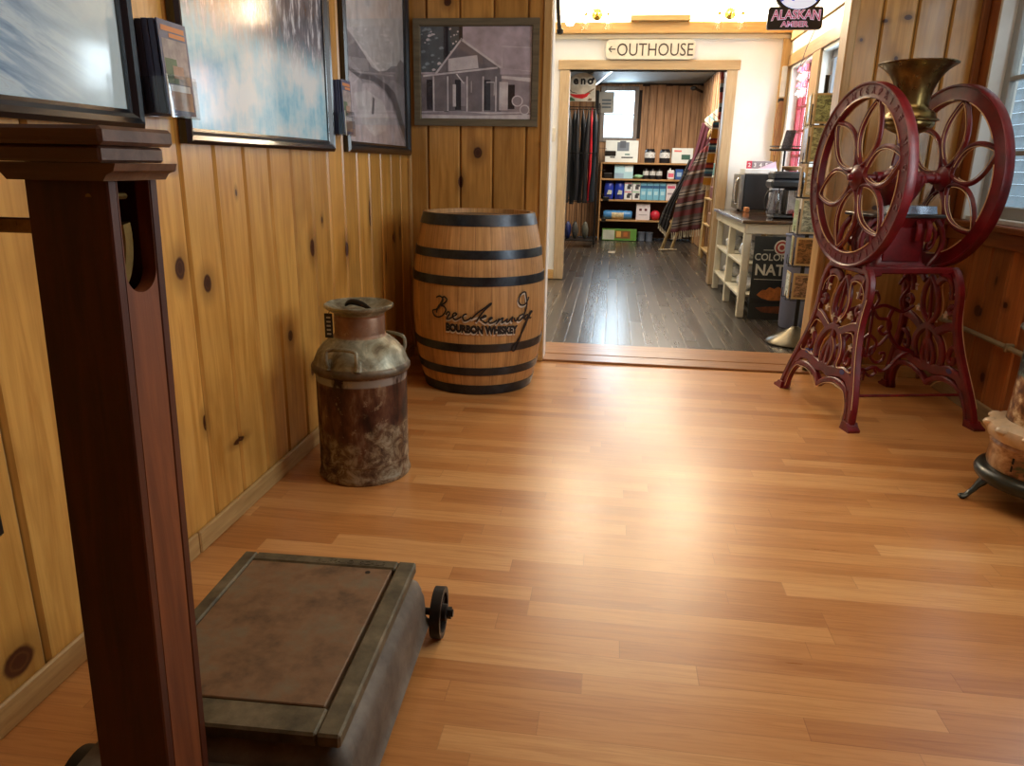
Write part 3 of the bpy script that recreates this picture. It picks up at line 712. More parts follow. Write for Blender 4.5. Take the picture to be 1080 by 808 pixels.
mb = MB(); mw = MB()
for st in strokes:
    pts = [px2b(*p) for p in st]
    sp = spline(pts, 5)
    mb.ribbon(sp, .0070, .0018, lambda p, q, a: onb(p, q, .0066+a), ch=.1)
for st in strokes[2:10]+strokes[11:12]:
    sp = spline([px2b(p[0]-6, p[1]+14) for p in st if p[1] > 320 or st is strokes[11]], 5)
    if len(sp) > 3: mw.ribbon(sp, .009, .001, lambda p, q, a: onb(p, q, .0042+a), ch=.1)
mb.build('script_lettering', M_INK, BA); mw.build('script_backing', M_INKW, BA)
mb = MB(); mw = MB()
x0, z0 = px2b(540, 464)
for m, e, dx, dz, bo in ((mb, .0055, 0, 0, .0034), (mw, .0045, -.002, -.008, .0030)):
    m.text('BOURBON WHISKEY', .049, lambda x, y, z: onb(x0+x*.76+dx, z0-.017+y-(x*.03)+dz, e+z), .0006, bold=bo)
mb.build('block_lettering', M_INK, BA); mw.build('block_backing', M_INKW, BA)

# ================================================================== framed pictures
def art_glare(name, kind):
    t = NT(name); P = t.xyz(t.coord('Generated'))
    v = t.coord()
    if kind == 'water':     # diagonal streaks, with the pale glare on the glass painted in
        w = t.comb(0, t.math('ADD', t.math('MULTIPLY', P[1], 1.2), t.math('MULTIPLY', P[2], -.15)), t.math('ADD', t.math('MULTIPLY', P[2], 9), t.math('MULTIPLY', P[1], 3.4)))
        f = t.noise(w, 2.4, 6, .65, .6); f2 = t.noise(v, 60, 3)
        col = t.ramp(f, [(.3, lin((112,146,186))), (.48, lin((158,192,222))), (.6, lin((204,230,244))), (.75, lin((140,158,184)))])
        col = t.mix(t.step(P[1], .55, .95), col, lin((208,232,240)))  # one end paled to stand for the broad glow on the glass
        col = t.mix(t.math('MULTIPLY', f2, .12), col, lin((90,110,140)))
    else:                   # icicle fall: brown rock above, pale ice below, window glare painted in
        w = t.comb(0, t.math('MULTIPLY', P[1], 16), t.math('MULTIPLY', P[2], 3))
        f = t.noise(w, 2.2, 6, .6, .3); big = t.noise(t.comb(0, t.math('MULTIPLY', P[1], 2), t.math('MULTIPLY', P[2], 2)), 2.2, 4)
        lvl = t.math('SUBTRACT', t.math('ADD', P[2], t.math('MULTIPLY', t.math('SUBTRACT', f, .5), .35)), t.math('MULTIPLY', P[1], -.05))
        ice_glare = t.ramp(t.math('ADD', t.math('MULTIPLY', big, .75), t.math('MULTIPLY', f, .25)), [(.34, lin((120,200,238))), (.46, lin((186,232,252))), (.6, lin((238,250,255)))])
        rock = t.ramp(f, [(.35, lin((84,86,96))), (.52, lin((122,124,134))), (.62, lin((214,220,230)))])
        col = t.mix(t.step(lvl, .36, .56), ice_glare, rock)
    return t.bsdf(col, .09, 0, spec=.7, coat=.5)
M_FRM = simple('black_gloss_frame', (26,30,36), .22, .1, var=.1, spec=.8, coat=.4)
M_GFR = wood('grey_barnwood_frame', (92,84,66), (128,118,96), 0, .65)
def frame_x(name, y0, y1, z0, z1, w, t, mat, label, art, artname='print', x=XL):
    T = thing(name, (x, (y0+y1)/2, z0), label, 'picture')
    mb = MB()
    # moulded frame: section swept as four mitred sides
    prof = [(0, 0), (0, t*.7), (w*.25, t), (w*.55, t*.9), (w*.8, t*.55), (w, t*.5), (w, 0)]
    cs = [(y0, z0, 1, 1), (y1, z0, -1, 1), (y1, z1, -1, -1), (y0, z1, 1, -1)]
    vs = [(x+.001+d, cy_+sy*o, cz_+sz*o) for cy_, cz_, sy, sz in cs for o, d in prof]; n = len(prof)
    fs = [(i*n+k, ((i+1) % 4)*n+k, ((i+1) % 4)*n+k+1, i*n+k+1) for i in range(4) for k in range(n-1)]
    mb.add(vs, fs); mb.build('frame', mat, T, smooth=False)
    if art is not None: MB().box(x+.004, x+.010, y0+w-.004, y1-w+.004, z0+w-.004, z1-w+.004).build(artname, art, T, smooth=False)
    return T
frame_x('framed_photograph', .80, 1.69, 1.146, 1.95, .040, .03, M_FRM, 'black-framed picture of streaked water with pale blue glare painted in, above the platform scale', art_glare('streaked_water_glare_print', 'water'))
frame_x('framed_photograph', 1.865, 2.915, 1.118, 1.85, .040, .03, M_FRM, 'large black-framed picture of icicles under brown rock with white and blue glare painted in', art_glare('icicle_glare_print', 'ice_glare'))
T3 = frame_x('framed_photograph', 3.075, 4.052, 1.120, 2.10, .045, .03, M_FRM, 'black-framed grey photograph of a mountain valley and road, next to the corner', None)
G = lambda n, g, r=.5: simple(n, g, r, var=.16, sc=16, spec=.3)
gm = [G('print_sky', (244,244,244)), G('print_mountain', (160,158,162)), G('print_slope', (182,180,186)), G('print_rubble', (218,212,218)), G('print_dark', (118,116,120)), G('print_pale', (240,236,240))]
mb = MB(); y0, y1, z0, z1 = 3.118, 4.009, 1.163, 2.057
W3, H3 = y1-y0, z1-z0
def p3(u, v, e=0): return (XL+.006+e, y0+u*W3, z0+v*.74*H3)
def lay(mi, e, poly): mb.mi = mi; mb.flat(poly, lambda p, q: p3(p, q, e))
mb.mi = 0; mb.box(XL+.003, XL+.006, y0, y1, z0, z1)
lay(1, .0005, [(0,0),(1,0),(1,.62),(.93,.64),(.85,.58),(.74,.56),(.66,.52),(.58,.50),(.50,.49),(.40,.50),(.28,.56),(.16,.62),(.06,.66),(0,.68)])
lay(2, .001, [(0,0),(1,0),(1,.44),(.8,.47),(.6,.45),(.45,.40),(.3,.42),(.12,.48),(0,.52)])
lay(3, .0015, [(0,0),(.98,0),(.9,.08),(.8,.2),(.72,.3),(.6,.36),(.42,.40),(.25,.38),(.1,.42),(0,.45)])
lay(4, .002, [(.02,.43),(.2,.40),(.42,.415),(.62,.37),(.74,.31),(.84,.2),(.95,.08),(1,.03),(1,.12),(.9,.26),(.8,.38),(.66,.42),(.42,.45),(.2,.43),(.02,.455)])
lay(5, .002, [(.1,.3),(.3,.34),(.55,.3),(.66,.2),(.6,.1),(.4,.05),(.2,.12)])
lay(4, .0025, [(.36,.19),(.40,.2),(.42,.30),(.39,.31)])
mb.build('print', gm, T3, smooth=False)
MB().box(XL+.0115, XL+.0135, y0-.002, y1+.002, z0-.002, z1+.002).build('glazing', glass_mat('picture_glass', (.98,.98,.99,1), .09), T3, smooth=False)
# cabin photograph on the front wall
T4 = thing('framed_photograph', (-.745, YF, 1.275), 'grey barnwood-framed old photograph of a log cabin above the barrel', 'picture')
xa, xb, za, zb, w, t = -1.075, -.415, 1.275, 1.797, .037, .022
prof = [(0, 0), (0, t), (w*.85, t*.95), (w, t*.6), (w, 0)]; cs = [(xa, za, 1, 1), (xb, za, -1, 1), (xb, zb, -1, -1), (xa, zb, 1, -1)]; n = len(prof)
MB().add([(px_+sx*o, YF-.001-d, pz_+sz*o) for px_, pz_, sx, sz in cs for o, d in prof], [(i*n+k, i*n+k+1, ((i+1) % 4)*n+k+1, ((i+1) % 4)*n+k) for i in range(4) for k in range(n-1)]).build('frame', M_GFR, T4, smooth=False)
u0, v0, WW, HH = xa+w, za+w, xb-xa-2*w, zb-za-2*w
gm4 = [G('cabin_sky', (206,196,208)), G('cabin_tree_dark', (92,102,108)), G('cabin_wall', (136,130,136)), G('cabin_light', (240,232,240)), G('cabin_black', (48,46,54)), G('cabin_mid', (174,166,174)), G('cabin_leaf', (150,166,174))]
mb = MB(); mb.mi = 0; mb.box(u0-.003, u0+WW+.003, YF-.008, YF-.004, v0-.003, v0+HH+.003)
def c4(mi, e, poly):
    mb.mi = mi; mb.flat([(p/820., 1-q/675.) for p, q in poly], lambda p, q: (u0+p*WW, YF-.0082-e*.0003, v0+q*HH))
def r4(mi, e, a, b, c, d): c4(mi, e, [(a,d),(b,d),(b,c),(a,c)])
r4(1,1,0,170,0,330); 
for k in range(26):
    a, b = R.uniform(5,150), R.uniform(5,320); q = R.uniform(8,22); c4(6 if k % 3 else 3, 2+k*.05, [(a,b+q),(a+q*1.4,b+q*.6),(a+q,b),(a+q*.3,b-q*.2),(a-q*.4,b+q*.4)])
r4(1,2,165,300,0,300); r4(4,3,170,206,0,640); r4(4,3,285,312,0,110)
for k in range(14):
    a, b = R.uniform(205,290), R.uniform(10,280); q = R.uniform(6,15); c4(3, 3.2+k*.05, [(a,b+q),(a+q,b+q*.4),(a+q*.6,b-q*.3),(a-q*.3,b)])
c4(2,4,[(95,345),(300,90),(590,300),(590,345)]); r4(2,4,0,820,345,620); r4(5,4.5,600,820,345,620)
c4(3,5,[(600,60+80),(820,150),(820,325),(600,300)]); c4(0,5.2,[(600,145),(815,155),(815,320),(605,300)])
c4(3,6,[(95,350),(300,85),(312,92),(112,352)]); c4(3,6,[(300,80),(600,290),(590,302),(296,98)])
c4(3,6.5,[(205,232),(420,205),(430,300),(205,325)]); c4(3,7,[(15,352),(570,290),(572,303),(15,366)])
for a, b in ((40,85),(255,300),(470,520)): r4(4,7.5,a,b,385,610)
r4(3,8,238,262,420,585); r4(5,8,300,335,400,580)
for a in (88,195,340,460,555): r4(3,9,a,a+11,360,620)
r4(2,8.3,380,450,400,480); r4(3,8.5,375,380,395,480); r4(3,8.5,490,550,400,406); r4(3,8.5,545,551,400,500)
r4(3,8,585,650,400,610); r4(4,7.8,650,700,420,600); c4(3,8.6,[(600,355),(815,370),(815,400),(600,375)])
c4(3,9,[(262,345),(270,340),(325,410),(318,415)])
r4(3,10,0,820,625,675); c4(5,10.5,[(0,632),(300,622),(520,640),(820,628),(820,640),(400,652),(0,645)])
for cx_, cy_, r_ in ((720,540,42),(775,605,38)):
    c4(3,11,[(cx_+r_*cos(a*PI/12), cy_+r_*sin(a*PI/12)) for a in range(24)]); c4(5,11.5,[(cx_+(r_-9)*cos(a*PI/12), cy_+(r_-9)*sin(a*PI/12)) for a in range(24)])
mb.build('print', gm4, T4, smooth=False)
MB().box(u0-.004, u0+WW+.004, YF-.0145, YF-.0125, v0-.004, v0+HH+.004).build('glazing', glass_mat('cabin_glass', (.98,.98,.99,1), .09), T4, smooth=False)

# ================================================================== brochure holders
M_ACR = glass_mat('clear_acrylic', (.93,.94,.95,1), .12)
M_NAVY = simple('navy_booklet', (74,80,112), .45, var=.15, sc=30, st=(60,1,1))
def holder(y0, y1, z0, z1, dep, label, lean=.03):
    T = thing('brochure_holder', (XL, (y0+y1)/2, z0), label, 'brochure holder')
    def f(x, y, z): return (x+lean*((z-z0)/(z1-z0)), y, z)
    xo = XL+dep; m = MB()
    m.box(XL+.001, XL+.003, y0, y1, z0, z1-.03, 0); m.box(xo-.002, xo, y0, y1, z0, z0+(z1-z0)*.45, 0, f)
    m.box(XL+.003, xo-.002, y0, y1, z0, z0+.003, 0); m.box(XL+.003, xo-.002, y0, y0+.002, z0, z0+(z1-z0)*.42, 0); m.box(XL+.003, xo-.002, y1-.002, y1, z0, z0+(z1-z0)*.42, 0)
    m.build('acrylic_pocket', M_ACR, T, smooth=False)
    e = MB().tube([f(xo, y0, z0), f(xo, y0, z0+(z1-z0)*.45)], .0016, 6).tube([(XL+.004, y0, z0), (XL+.004, y0, z1-.05)], .0016, 6)
    e.build('polished_edge', simple('acrylic_edge', (224,224,214), .15), T)
    return T, f, xo
def brochures(y0, y1, z0, z1, dep, lean, label, n=5):
    def f(x, y, z): return (x+lean*((z-z0)/(z1-z0)), y, z)
    xs = XL+.008; st = (dep-.016)/n
    T = thing('brochure', (XL+dep-.006, (y0+y1)/2, z0+.006), label, 'brochure')
    x = XL+dep-.008
    MB().box(x-.004, x, y0+.004, y1-.004, z0+.006, z1+.002, .0005, f).build('cover', M_NAVY, T)
    cm = [simple('title_orange', (206,132,72), .5), simple('photo_grey', (150,140,138), .5, var=.3, sc=30), simple('photo_green', (82,104,74), .5, var=.3, sc=30), simple('label_white', (220,222,222), .5), simple('caption_brown', (160,128,108), .5, var=.2, sc=40)]
    m = MB(); W, Hh = y1-y0, z1-z0
    def q(mi, a, b, c, d, e=0): m.mi = mi; m.add([f(x+.0006+e, y0+W*p, z0+Hh*r) for p, r in ((a, c), (b, c), (b, d), (a, d))], [(0,1,2,3)])
    q(0,.12,.88,.90,.955); q(0,.35,.88,.84,.885); q(1,.1,.9,.36,.82); q(2,.12,.5,.36,.62,.0003); q(4,.35,.7,.42,.55,.0004); q(4,.1,.9,.08,.28); q(3,.18,.85,.28,.35,.0004)
    m.build('cover_print', cm, T, smooth=False)
    return f, xs, st
for (a, b, c, d, dep, lean, l1, l2, l3, grp) in (
    (1.70, 1.825, 1.174, 1.385, .088, -.008, 'clear acrylic brochure holder between the water picture and the icicle picture', 'booklet with orange title on the front of the holder beside the icicle picture', 'dark booklet behind the front one in the holder beside the icicle picture', 'booklets in the nearer holder'),
    (2.925, 3.035, 1.18, 1.385, .070, -.006, 'clear acrylic brochure holder between the icicle picture and the mountain photograph', 'booklet with orange title on the front of the holder beside the mountain photograph', 'dark booklet behind the front one in the holder beside the mountain photograph', 'booklets in the farther holder')):
    holder(a, b, c, d, dep, l1, lean)
    f, xs, st = brochures(a, b, c, d, dep, lean, l2)
    base = None
    for k in range(4):
        xx = XL+.007+k*(dep-.022)/4
        if base is None:
            base = tag(MB().box(xx, xx+(dep-.024)/4-.001, a+.005, b-.006, c+.005, d-.002, .001, f).build('brochure', M_NAVY), l3, 'brochure', grp)
        else:
            o = base.copy(); C.objects.link(o); o.location.x += k*(dep-.022)/4; o.location.z += R.uniform(0, .004); o.location.y += R.uniform(-.001, .001)
# small black box low on the left wall at the frame edge
tag(MB().box(XL, XL+.03, 1.03, 1.10, .40, .49, .006).build('outlet_box', M_BLK), 'small black box low on the pine wall behind the scale column', 'outlet box')

# ================================================================== red coffee grinder with two flywheels
def redmat():
    t = NT('red_enamel'); v = t.coord(); f = t.noise(v, 12, 5, .6); g = t.noise(v, 45, 3)
    col = t.ramp(f, [(.3, lin((76,10,14))), (.6, lin((116,17,24))), (.8, lin((100,22,34)))])
    col = t.mix(t.math('MULTIPLY', t.step(g, .62, .72), .35), col, lin((60,14,18)))
    return t.bsdf(col, t.math('ADD', .28, t.math('MULTIPLY', g, .2)), 0, f, .10, .002, .5, .08)
M_RED = redmat()
M_PIN = simple('cream_pinstripe', (222,186,140), .4, var=.1, sc=30)
M_LEAF = simple('faded_floral_decal', (206,188,166), .55, var=.2, sc=60)
M_BLUED = simple('blue_decal', (60,62,120), .5)
M_HOP = castiron('hopper_brass', (104,84,46), (146,122,74), (166,142,92), .27, .95, 7)
th = math.radians(12.6); gu = (cos(th), sin(th)); gn = (-sin(th), cos(th)); GC = (1.262, 3.585)
def G3(s, t, z): return (GC[0]+gu[0]*s+gn[0]*t, GC[1]+gu[1]*s+gn[1]*t, z)
GR = thing('coffee_grinder', (GC[0], GC[1], 0), 'antique red cast iron coffee grinder with two flywheels and brass hopper', 'coffee grinder')
ZA = 1.055; RW = .394
def petal(a, L0=.052, L1=.335, hw=.079, n=26, off=0):
    pts = []
    for side in (1, -1):
        for k in range(n):
            s = k/n if side == 1 else 1-k/n
            r = L0+(L1-L0)*s; w = (hw)*(sin(PI*s**.88))**.82*side if 0 < s < 1 else 0
            pts.append((r, w))
    if off:
        q = []
        for i, p in enumerate(pts):
            A, B = pts[i-1], pts[(i+1) % len(pts)]; dx, dy = B[0]-A[0], B[1]-A[1]; L = math.hypot(dx, dy) or 1
            q.append((p[0]+dy/L*off, p[1]-dx/L*off))
        pts = [p for p in q if p[0] > L0+.02 and p[0] < L1-.012]
        pts = [p for p in pts]
    return [(r*cos(a)-w*sin(a), r*sin(a)+w*cos(a)) for r, w in pts]
def flywheel(s0, sg, phase):
    def f(p, q, d): return G3(s0+d*1.0, p, ZA+q)        # p along depth, q up, d along the axle
    m = MB()
    fl = lambda x, y, z: f(x, y, z)
    # rim with raised lips
    T2 = .021
    m.lathe([(.327, -T2*.6), (.331, -T2*.85), (.340, -T2*.7), (.380, -T2*.7), (.386, -T2), (RW-.002, -T2), (RW, -T2*.8), (RW, T2*.8), (RW-.002, T2), (.386, T2), (.380, T2*.7), (.340, T2*.7), (.331, T2*.85), (.327, T2*.6), (.327, -T2*.6)], 0, 0, 96, fn=fl, cap0=False, cap1=False)
    w = m.build('flywheel', M_RED, GR, ang=30)
    m = MB()
    for k in range(6): m.ribbon(petal(phase+k*PI/3), .0205, .020, f, closed=True, ch=.4)
    # small webs where the petals meet the rim
    for k in range(6):
        a = phase+(k+.5)*PI/3
        m.ribbon([(.225*cos(a), .225*sin(a)), (.225*cos(a), .225*sin(a))][:1]+[(.26*cos(a), .26*sin(a))], .010, .012, f) if False else None
    m.lathe([(0, -.030), (.020, -.030), (.026, -.024), (.040, -.016), (.052, -.012), (.058, 0), (.052, .012), (.040, .016), (.026, .024), (.020, .030), (0, .030)], 0, 0, 36, fn=fl)
    m.build('petal_spokes', M_RED, w, ang=40)
    m = MB()
    for d in (-.0095, .0095):
        for k in range(6):
            pp = petal(phase+k*PI/3, off=.0105)
            for o in (pp,):
                m.tube([f(p, q, d) for p, q in o], .0017, 6)
    for k in range(6):
        a = phase+k*PI/3
        arcp = [(a+PI/6-.36+.72*j/14) for j in range(15)]
        for d in (-.0185, .0185): m.tube([f(.3285*cos(x), .3285*sin(x), d) for x in arcp], .0024, 6)
    m.build('pinstripe', M_PIN, w)
    # raised lettering round the rim, outer face
    m = MB(); s = 'THE ENTERPRISE MFG CO PHILADELPHIA PA USA  '
    for i, ch in enumerate(s*1):
        a = 2.6-2*PI*i/len(s)
        if ch == ' ': continue
        m.text(ch, .040, lambda x, y, z: f(sg*((.346+y)*cos(a)+x*sin(a)), (.346+y)*sin(a)-x*cos(a), sg*(.0150+z)), .0026, bold=.0010)
    m.build('raised_lettering', M_RED, w)
    m = MB().lathe([(0, 0), (.015, 0), (.015, .014), (.010, .018), (0, .018)], 0, 0, 6, fn=lambda x, y, z: f(x, y, sg*(.029+z)))
    m.build('hub_nut', M_RED, w)
    return w
flywheel(-.196, -1, math.radians(105)); flywheel(.205, 1, math.radians(100))
ax = lambda x, y, z: G3(z, x, ZA+y)
MB().lathe([(0, -.23), (.014, -.23), (.014, .24), (0, .24)], 0, 0, 20, fn=ax).lathe([(.014, -.12), (.026, -.118), (.026, -.085), (.020, -.08), (.020, .06), (.030, .065), (.030, .10), (.020, .105), (.020, .15), (.026, .155), (.026, .17), (.014, .172)], 0, 0, 24, fn=ax).build('axle', M_RED, GR, ang=40)
# hopper
hx, hy = G3(0, .0, 0)[:2]
hp = [(.036,1.195),(.044,1.213),(.062,1.225),(.082,1.243),(.093,1.262),(.096,1.276),(.095,1.288),(.100,1.291),(.108,1.294),(.109,1.299),(.104,1.302),(.098,1.306),(.094,1.316),(.090,1.327),(.080,1.336),(.068,1.343),(.063,1.353),(.063,1.368),(.066,1.395),(.073,1.425),(.084,1.455),(.100,1.482),(.120,1.503),(.139,1.517),(.146,1.521),(.148,1.525),(.145,1.528),(.138,1.525),(.118,1.510),(.097,1.487),(.080,1.457),(.069,1.425),(.062,1.395),(.058,1.36),(.05,1.33),(0,1.32)]
hp = [(r_*1.06, z_ if z_ > 1.29 else 1.29-(1.29-z_)*.62) for r_, z_ in hp]
MB().lathe(hp, hx, hy, 60, cap0=False).build('hopper', M_HOP, GR, ang=55)
MB().lathe([(.036,1.10),(.038,1.11),(.033,1.15),(.035,1.20),(.042,1.235)], hx, hy, 32).build('hopper_neck', simple('mauve_glazed_neck', (126,104,140), .15, var=.2, sc=14, spec=.8), GR)
# grinding head and housing
mb = MB().lathe([(.025,.905),(.040,.915),(.050,.93),(.070,.965),(.088,1.0),(.098,1.02),(.102,1.034),(.104,1.052),(.100,1.066),(.080,1.080),(.060,1.090),(.048,1.10),(.046,1.106),(.036,1.108),(0,1.108)], hx, hy, 48)
mb.build('grinding_head', M_RED, GR, ang=45)
m = MB()
for k in range(20):
    a = 2*PI*k/20; m.tube([(hx+.104*cos(a), hy+.104*sin(a), 1.035), (hx+.104*cos(a), hy+.104*sin(a), 1.066)], .004, 6)
m.build('crown_ridge', M_RED, GR)
mb = MB(); secs = [(-.165, .165, -.125, .125, .888, .02), (-.170, .170, -.130, .130, .892, .02), (-.170, .170, -.130, .130, .900, .02), (-.165, .165, -.125, .125, .904, .02)]
loft(mb, secs, G3, 4); mb.build('tray', simple('dark_steel_tray', (84,84,84), .28, .8, var=.1), GR)
mb = MB(); loft(mb, [(-.06, .150, -.095, .055, .905, .015), (-.05, .142, -.09, .05, .938, .012)], G3, 4)
mb.build('steel_pan', simple('bluish_steel', (138,146,160), .25, .85, var=.08), GR)
# base block with drawer front
mb = MB(); loft(mb, [(-.120, .125, -.110, .115, .668, .02), (-.125, .130, -.115, .12, .676, .02), (-.112, .118, -.10, .11, .690, .02), (-.105, .110, -.095, .105, .72, .02), (-.105, .110, -.095, .105, .84, .02), (-.125, .13, -.115, .12, .875, .02), (-.13, .135, -.12, .12, .888, .02)], G3, 4)
mb.build('base_block', M_RED, GR, ang=40)
mb = MB(); loft(mb, [(-.085, .09, -.104, -.08, .70, .006), (-.085, .09, -.104, -.08, .845, .006)], G3, 3); mb.build('drum_front', M_RED, GR)
for s in (.045, .092):
    m = MB(); m.ribbon([(-.095, .872), (-.115, .872), (-.128, .862), (-.132, .845), (-.131, .80), (-.126, .79)], .012, .024, lambda p, q, a: G3(s+a, p, q)); m.build('hook', M_RED, GR)
for sg in (-1, 1):
    PA = spline([(sg*.135, .885), (sg*.150, .875), (sg*.180, .83), (sg*.190, .78), (sg*.178, .73), (sg*.15, .69), (sg*.14, .672)], 6)
    PB = spline([(sg*.12, .86), (sg*.15, .82), (sg*.145, .77), (sg*.125, .75), (sg*.12, .77), (sg*.135, .785)], 6)
    for tt in (-.09, .09):
        m = MB(); m.ribbon(PA, .022, .022, lambda p, q, a: G3(p, tt+a, q)); m.ribbon(PB, .012, .016, lambda p, q, a: G3(p, tt+a, q))
        m.build('side_bracket', M_RED, GR)
# round painted casing on the near-left of the block
def fcas(x, y, z): return G3(-.128-z, .0+x, .785+y)
m = MB().lathe([(0, 0), (.085, 0), (.088, .006), (.082, .012), (.070, .013), (.062, .006), (0, .005)], 0, 0, 40, fn=fcas)
cs_ = m.build('painted_medallion', M_RED, GR)
m = MB()
for k in range(5):
    a = PI/2+(k-2)*.55; L = .05 if k == 2 else .04
    m.flat([(0, -.035), (L*.5*cos(a)-.009*sin(a), L*.5*sin(a)+.009*cos(a)-.02), (L*cos(a), L*sin(a)-.01), (L*.5*cos(a)+.009*sin(a), L*.5*sin(a)-.009*cos(a)-.02)], lambda p, q: fcas(p, q, .0065+.0002*k))
m.build('flower_decal', M_LEAF, cs_)
# stand: two pierced side panels
def zs(z): return .200+.088*max(0, 1-z/.66)**1.25          # splay of the panel at height z
def panel(sg):
    T0 = -.035                                    # panel centre along depth
    def f(p, q, a): return G3(sg*(zs(q))+.012+a, T0+p, q)
    m = MB(); TH = .022
    for h in (1, -1):
        edge = spline([(h*.150,.664),(h*.172,.640),(h*.190,.600),(h*.196,.55),(h*.192,.48),(h*.194,.42),(h*.208,.36),(h*.232,.29),(h*.262,.22),(h*.292,.15),(h*.314,.09),(h*.326,.04),(h*.330,.006)], 6)
        m.ribbon(edge, .034, .034, f, ch=.2)
        arch = spline([(h*.290,.004),(h*.288,.05),(h*.272,.10),(h*.235,.145),(h*.185,.165),(h*.130,.168),(h*.078,.158),(h*.035,.140),(0,.112)], 6)
        m.ribbon(arch, .026, .028, f, ch=.2)
        m.ribbon([(h*.262,.165),(h*.22,.205),(h*.16,.215),(h*.10,.20),(h*.04,.19),(0,.20)], .05, TH, f)          # web above the arch
        m.ribbon(spline([(h*.31,.02),(h*.30,.08),(h*.275,.14),(h*.25,.19)], 5), .03, TH, f)
        # lower comma opening: scroll bars around it
        m.ribbon(spline([(0,.395),(h*.05,.372),(h*.092,.325),(h*.105,.27),(h*.090,.222)], 6), .034, TH, f, ch=.3)
        m.ribbon(spline([(h*.205,.335),(h*.178,.33),(h*.155,.305),(h*.15,.272),(h*.165,.252),(h*.185,.262),(h*.182,.285)], 6), .020, TH, f, ch=.3)
        m.ribbon(spline([(h*.02,.19),(h*.04,.24),(h*.03,.29),(0,.335)], 6), .026, TH, f, ch=.3)
        # upper openings
        m.ribbon(spline([(0,.40),(h*.045,.45),(h*.055,.51),(h*.04,.57),(0,.625)], 7), .024, TH, f, ch=.3)
        m.ribbon(spline([(h*.19,.48),(h*.165,.485),(h*.145,.475),(h*.135,.495),(h*.150,.512),(h*.168,.505)], 6), .020, TH, f, ch=.3)
        m.ribbon(spline([(h*.06,.375),(h*.115,.405),(h*.16,.42),(h*.19,.415)], 6), .042, TH, f, ch=.3)
        m.ribbon(spline([(h*.045,.60),(h*.075,.625),(h*.11,.632),(h*.15,.62)], 6), .034, TH, f, ch=.3)
        # foot
        fz = [(h*.296,.0),(h*.372,.0),(h*.374,.010),(h*.352,.020),(h*.338,.034),(h*.300,.034)]
        m.prism(fz, -.026, .026, lambda p, q, a: f(p, q, a-0))
    m.ribbon([(-.160,.662),(.160,.662)], .026, .034, f, ch=.2)
    m.ribbon([(0,.19),(0,.40)], .030, TH, f); m.ribbon([(0,.40),(0,.62)], .010, TH*.7, f)
    o = m.build('side_panel', M_RED, GR, ang=35)
    q = MB()
    for h in (1, -1):
        loops = [[(h*.018,.41),(h*.062,.455),(h*.073,.51),(h*.058,.57),(h*.062,.603),(h*.10,.612),(h*.14,.60),(h*.168,.57),(h*.175,.53)],
                 [(h*.172,.47),(h*.172,.44),(h*.14,.432),(h*.09,.412),(h*.045,.392)],
                 [(h*.112,.385),(h*.16,.39),(h*.185,.365),(h*.212,.31),(h*.235,.25),(h*.225,.228),(h*.17,.233),(h*.125,.225),(h*.110,.24),(h*.118,.28),(h*.105,.33),(h*.075,.37)],
                 [(h*.012,.345),(h*.045,.31),(h*.055,.26),(h*.04,.215)]]
        loops2 = [[(h*.275,.02),(h*.268,.07),(h*.252,.112),(h*.222,.145),(h*.18,.150),(h*.130,.153),(h*.082,.143),(h*.040,.124),(h*.004,.095)],
                  [(h*.208,.55),(h*.204,.48),(h*.208,.42),(h*.222,.36),(h*.246,.29),(h*.276,.22),(h*.306,.15),(h*.328,.09)]]
        for L_ in loops+loops2:
            sp = spline(L_, 6)
            for d in (sg*.0125,): q.tube([f(a, b, d if L_ in loops else d*1.25) for a, b in sp], .0016, 6)
    q.build('pinstripe', M_PIN, o)
    q = MB()
    for h in (1, -1):
        for (a, b, r) in ((h*.135,.56,.026),(h*.10,.46,.02),(h*.175,.33,.02),(h*.03,.43,.018)):
            pl = [(a+r*(1 if k % 2 == 0 else .45)*cos(k*PI/5+.3), b+r*(1 if k % 2 == 0 else .45)*sin(k*PI/5+.3)) for k in range(10)]
            q.prism(pl, *sorted((sg*.004, sg*.012)), lambda p, q_, a_: f(p, q_, a_*1.0))
    q.build('leaf_ornament', M_LEAF, o)
    q = MB()
    for h in (1, -1): q.prism([(h*.17+.02*cos(k*PI/4), .225+.012*sin(k*PI/4)+.008*h) for k in range(8)], -.0125, .0125, f)
    q.build('blue_patch', M_BLUED, o)
    return o
panel(-1); panel(1)
# cross members
MB().ribbon([(-.205, .668), (.225, .668)], .030, .024, lambda p, q, a: G3(p, -.175+a, q)).build('crossbar', M_RED, GR)
MB().ribbon([(-.205, .668), (.225, .668)], .030, .024, lambda p, q, a: G3(p, .105+a, q)).build('crossbar', M_RED, GR)
MB().ribbon([(-.12, .670), (.14, .670)], .012, .22, lambda p, q, a: G3(p, -.035+a, q)).build('top_plate', M_RED, GR)
MB().tube([G3(-.252, -.27, .125), G3(.275, -.27, .125)], .0065, 10).build('stretcher_rod', M_RED, GR)
for sg in (-1, 1):      # curved knees under the crossbar
    for tt in (-.175, .105):
        m = MB(); m.ribbon(spline([(sg*.14+.012, .655), (sg*.18+.012, .64), (sg*.205+.012, .60), (sg*.215+.012, .54)], 6), .022, .022, lambda p, q, a: G3(p, tt+a, q))
        m.build('knee_bracket', M_RED, GR)
m = MB()        # scroll-work brace in the middle of the stand
fb = lambda p, q, a: G3(p+.012, .06+a, q)
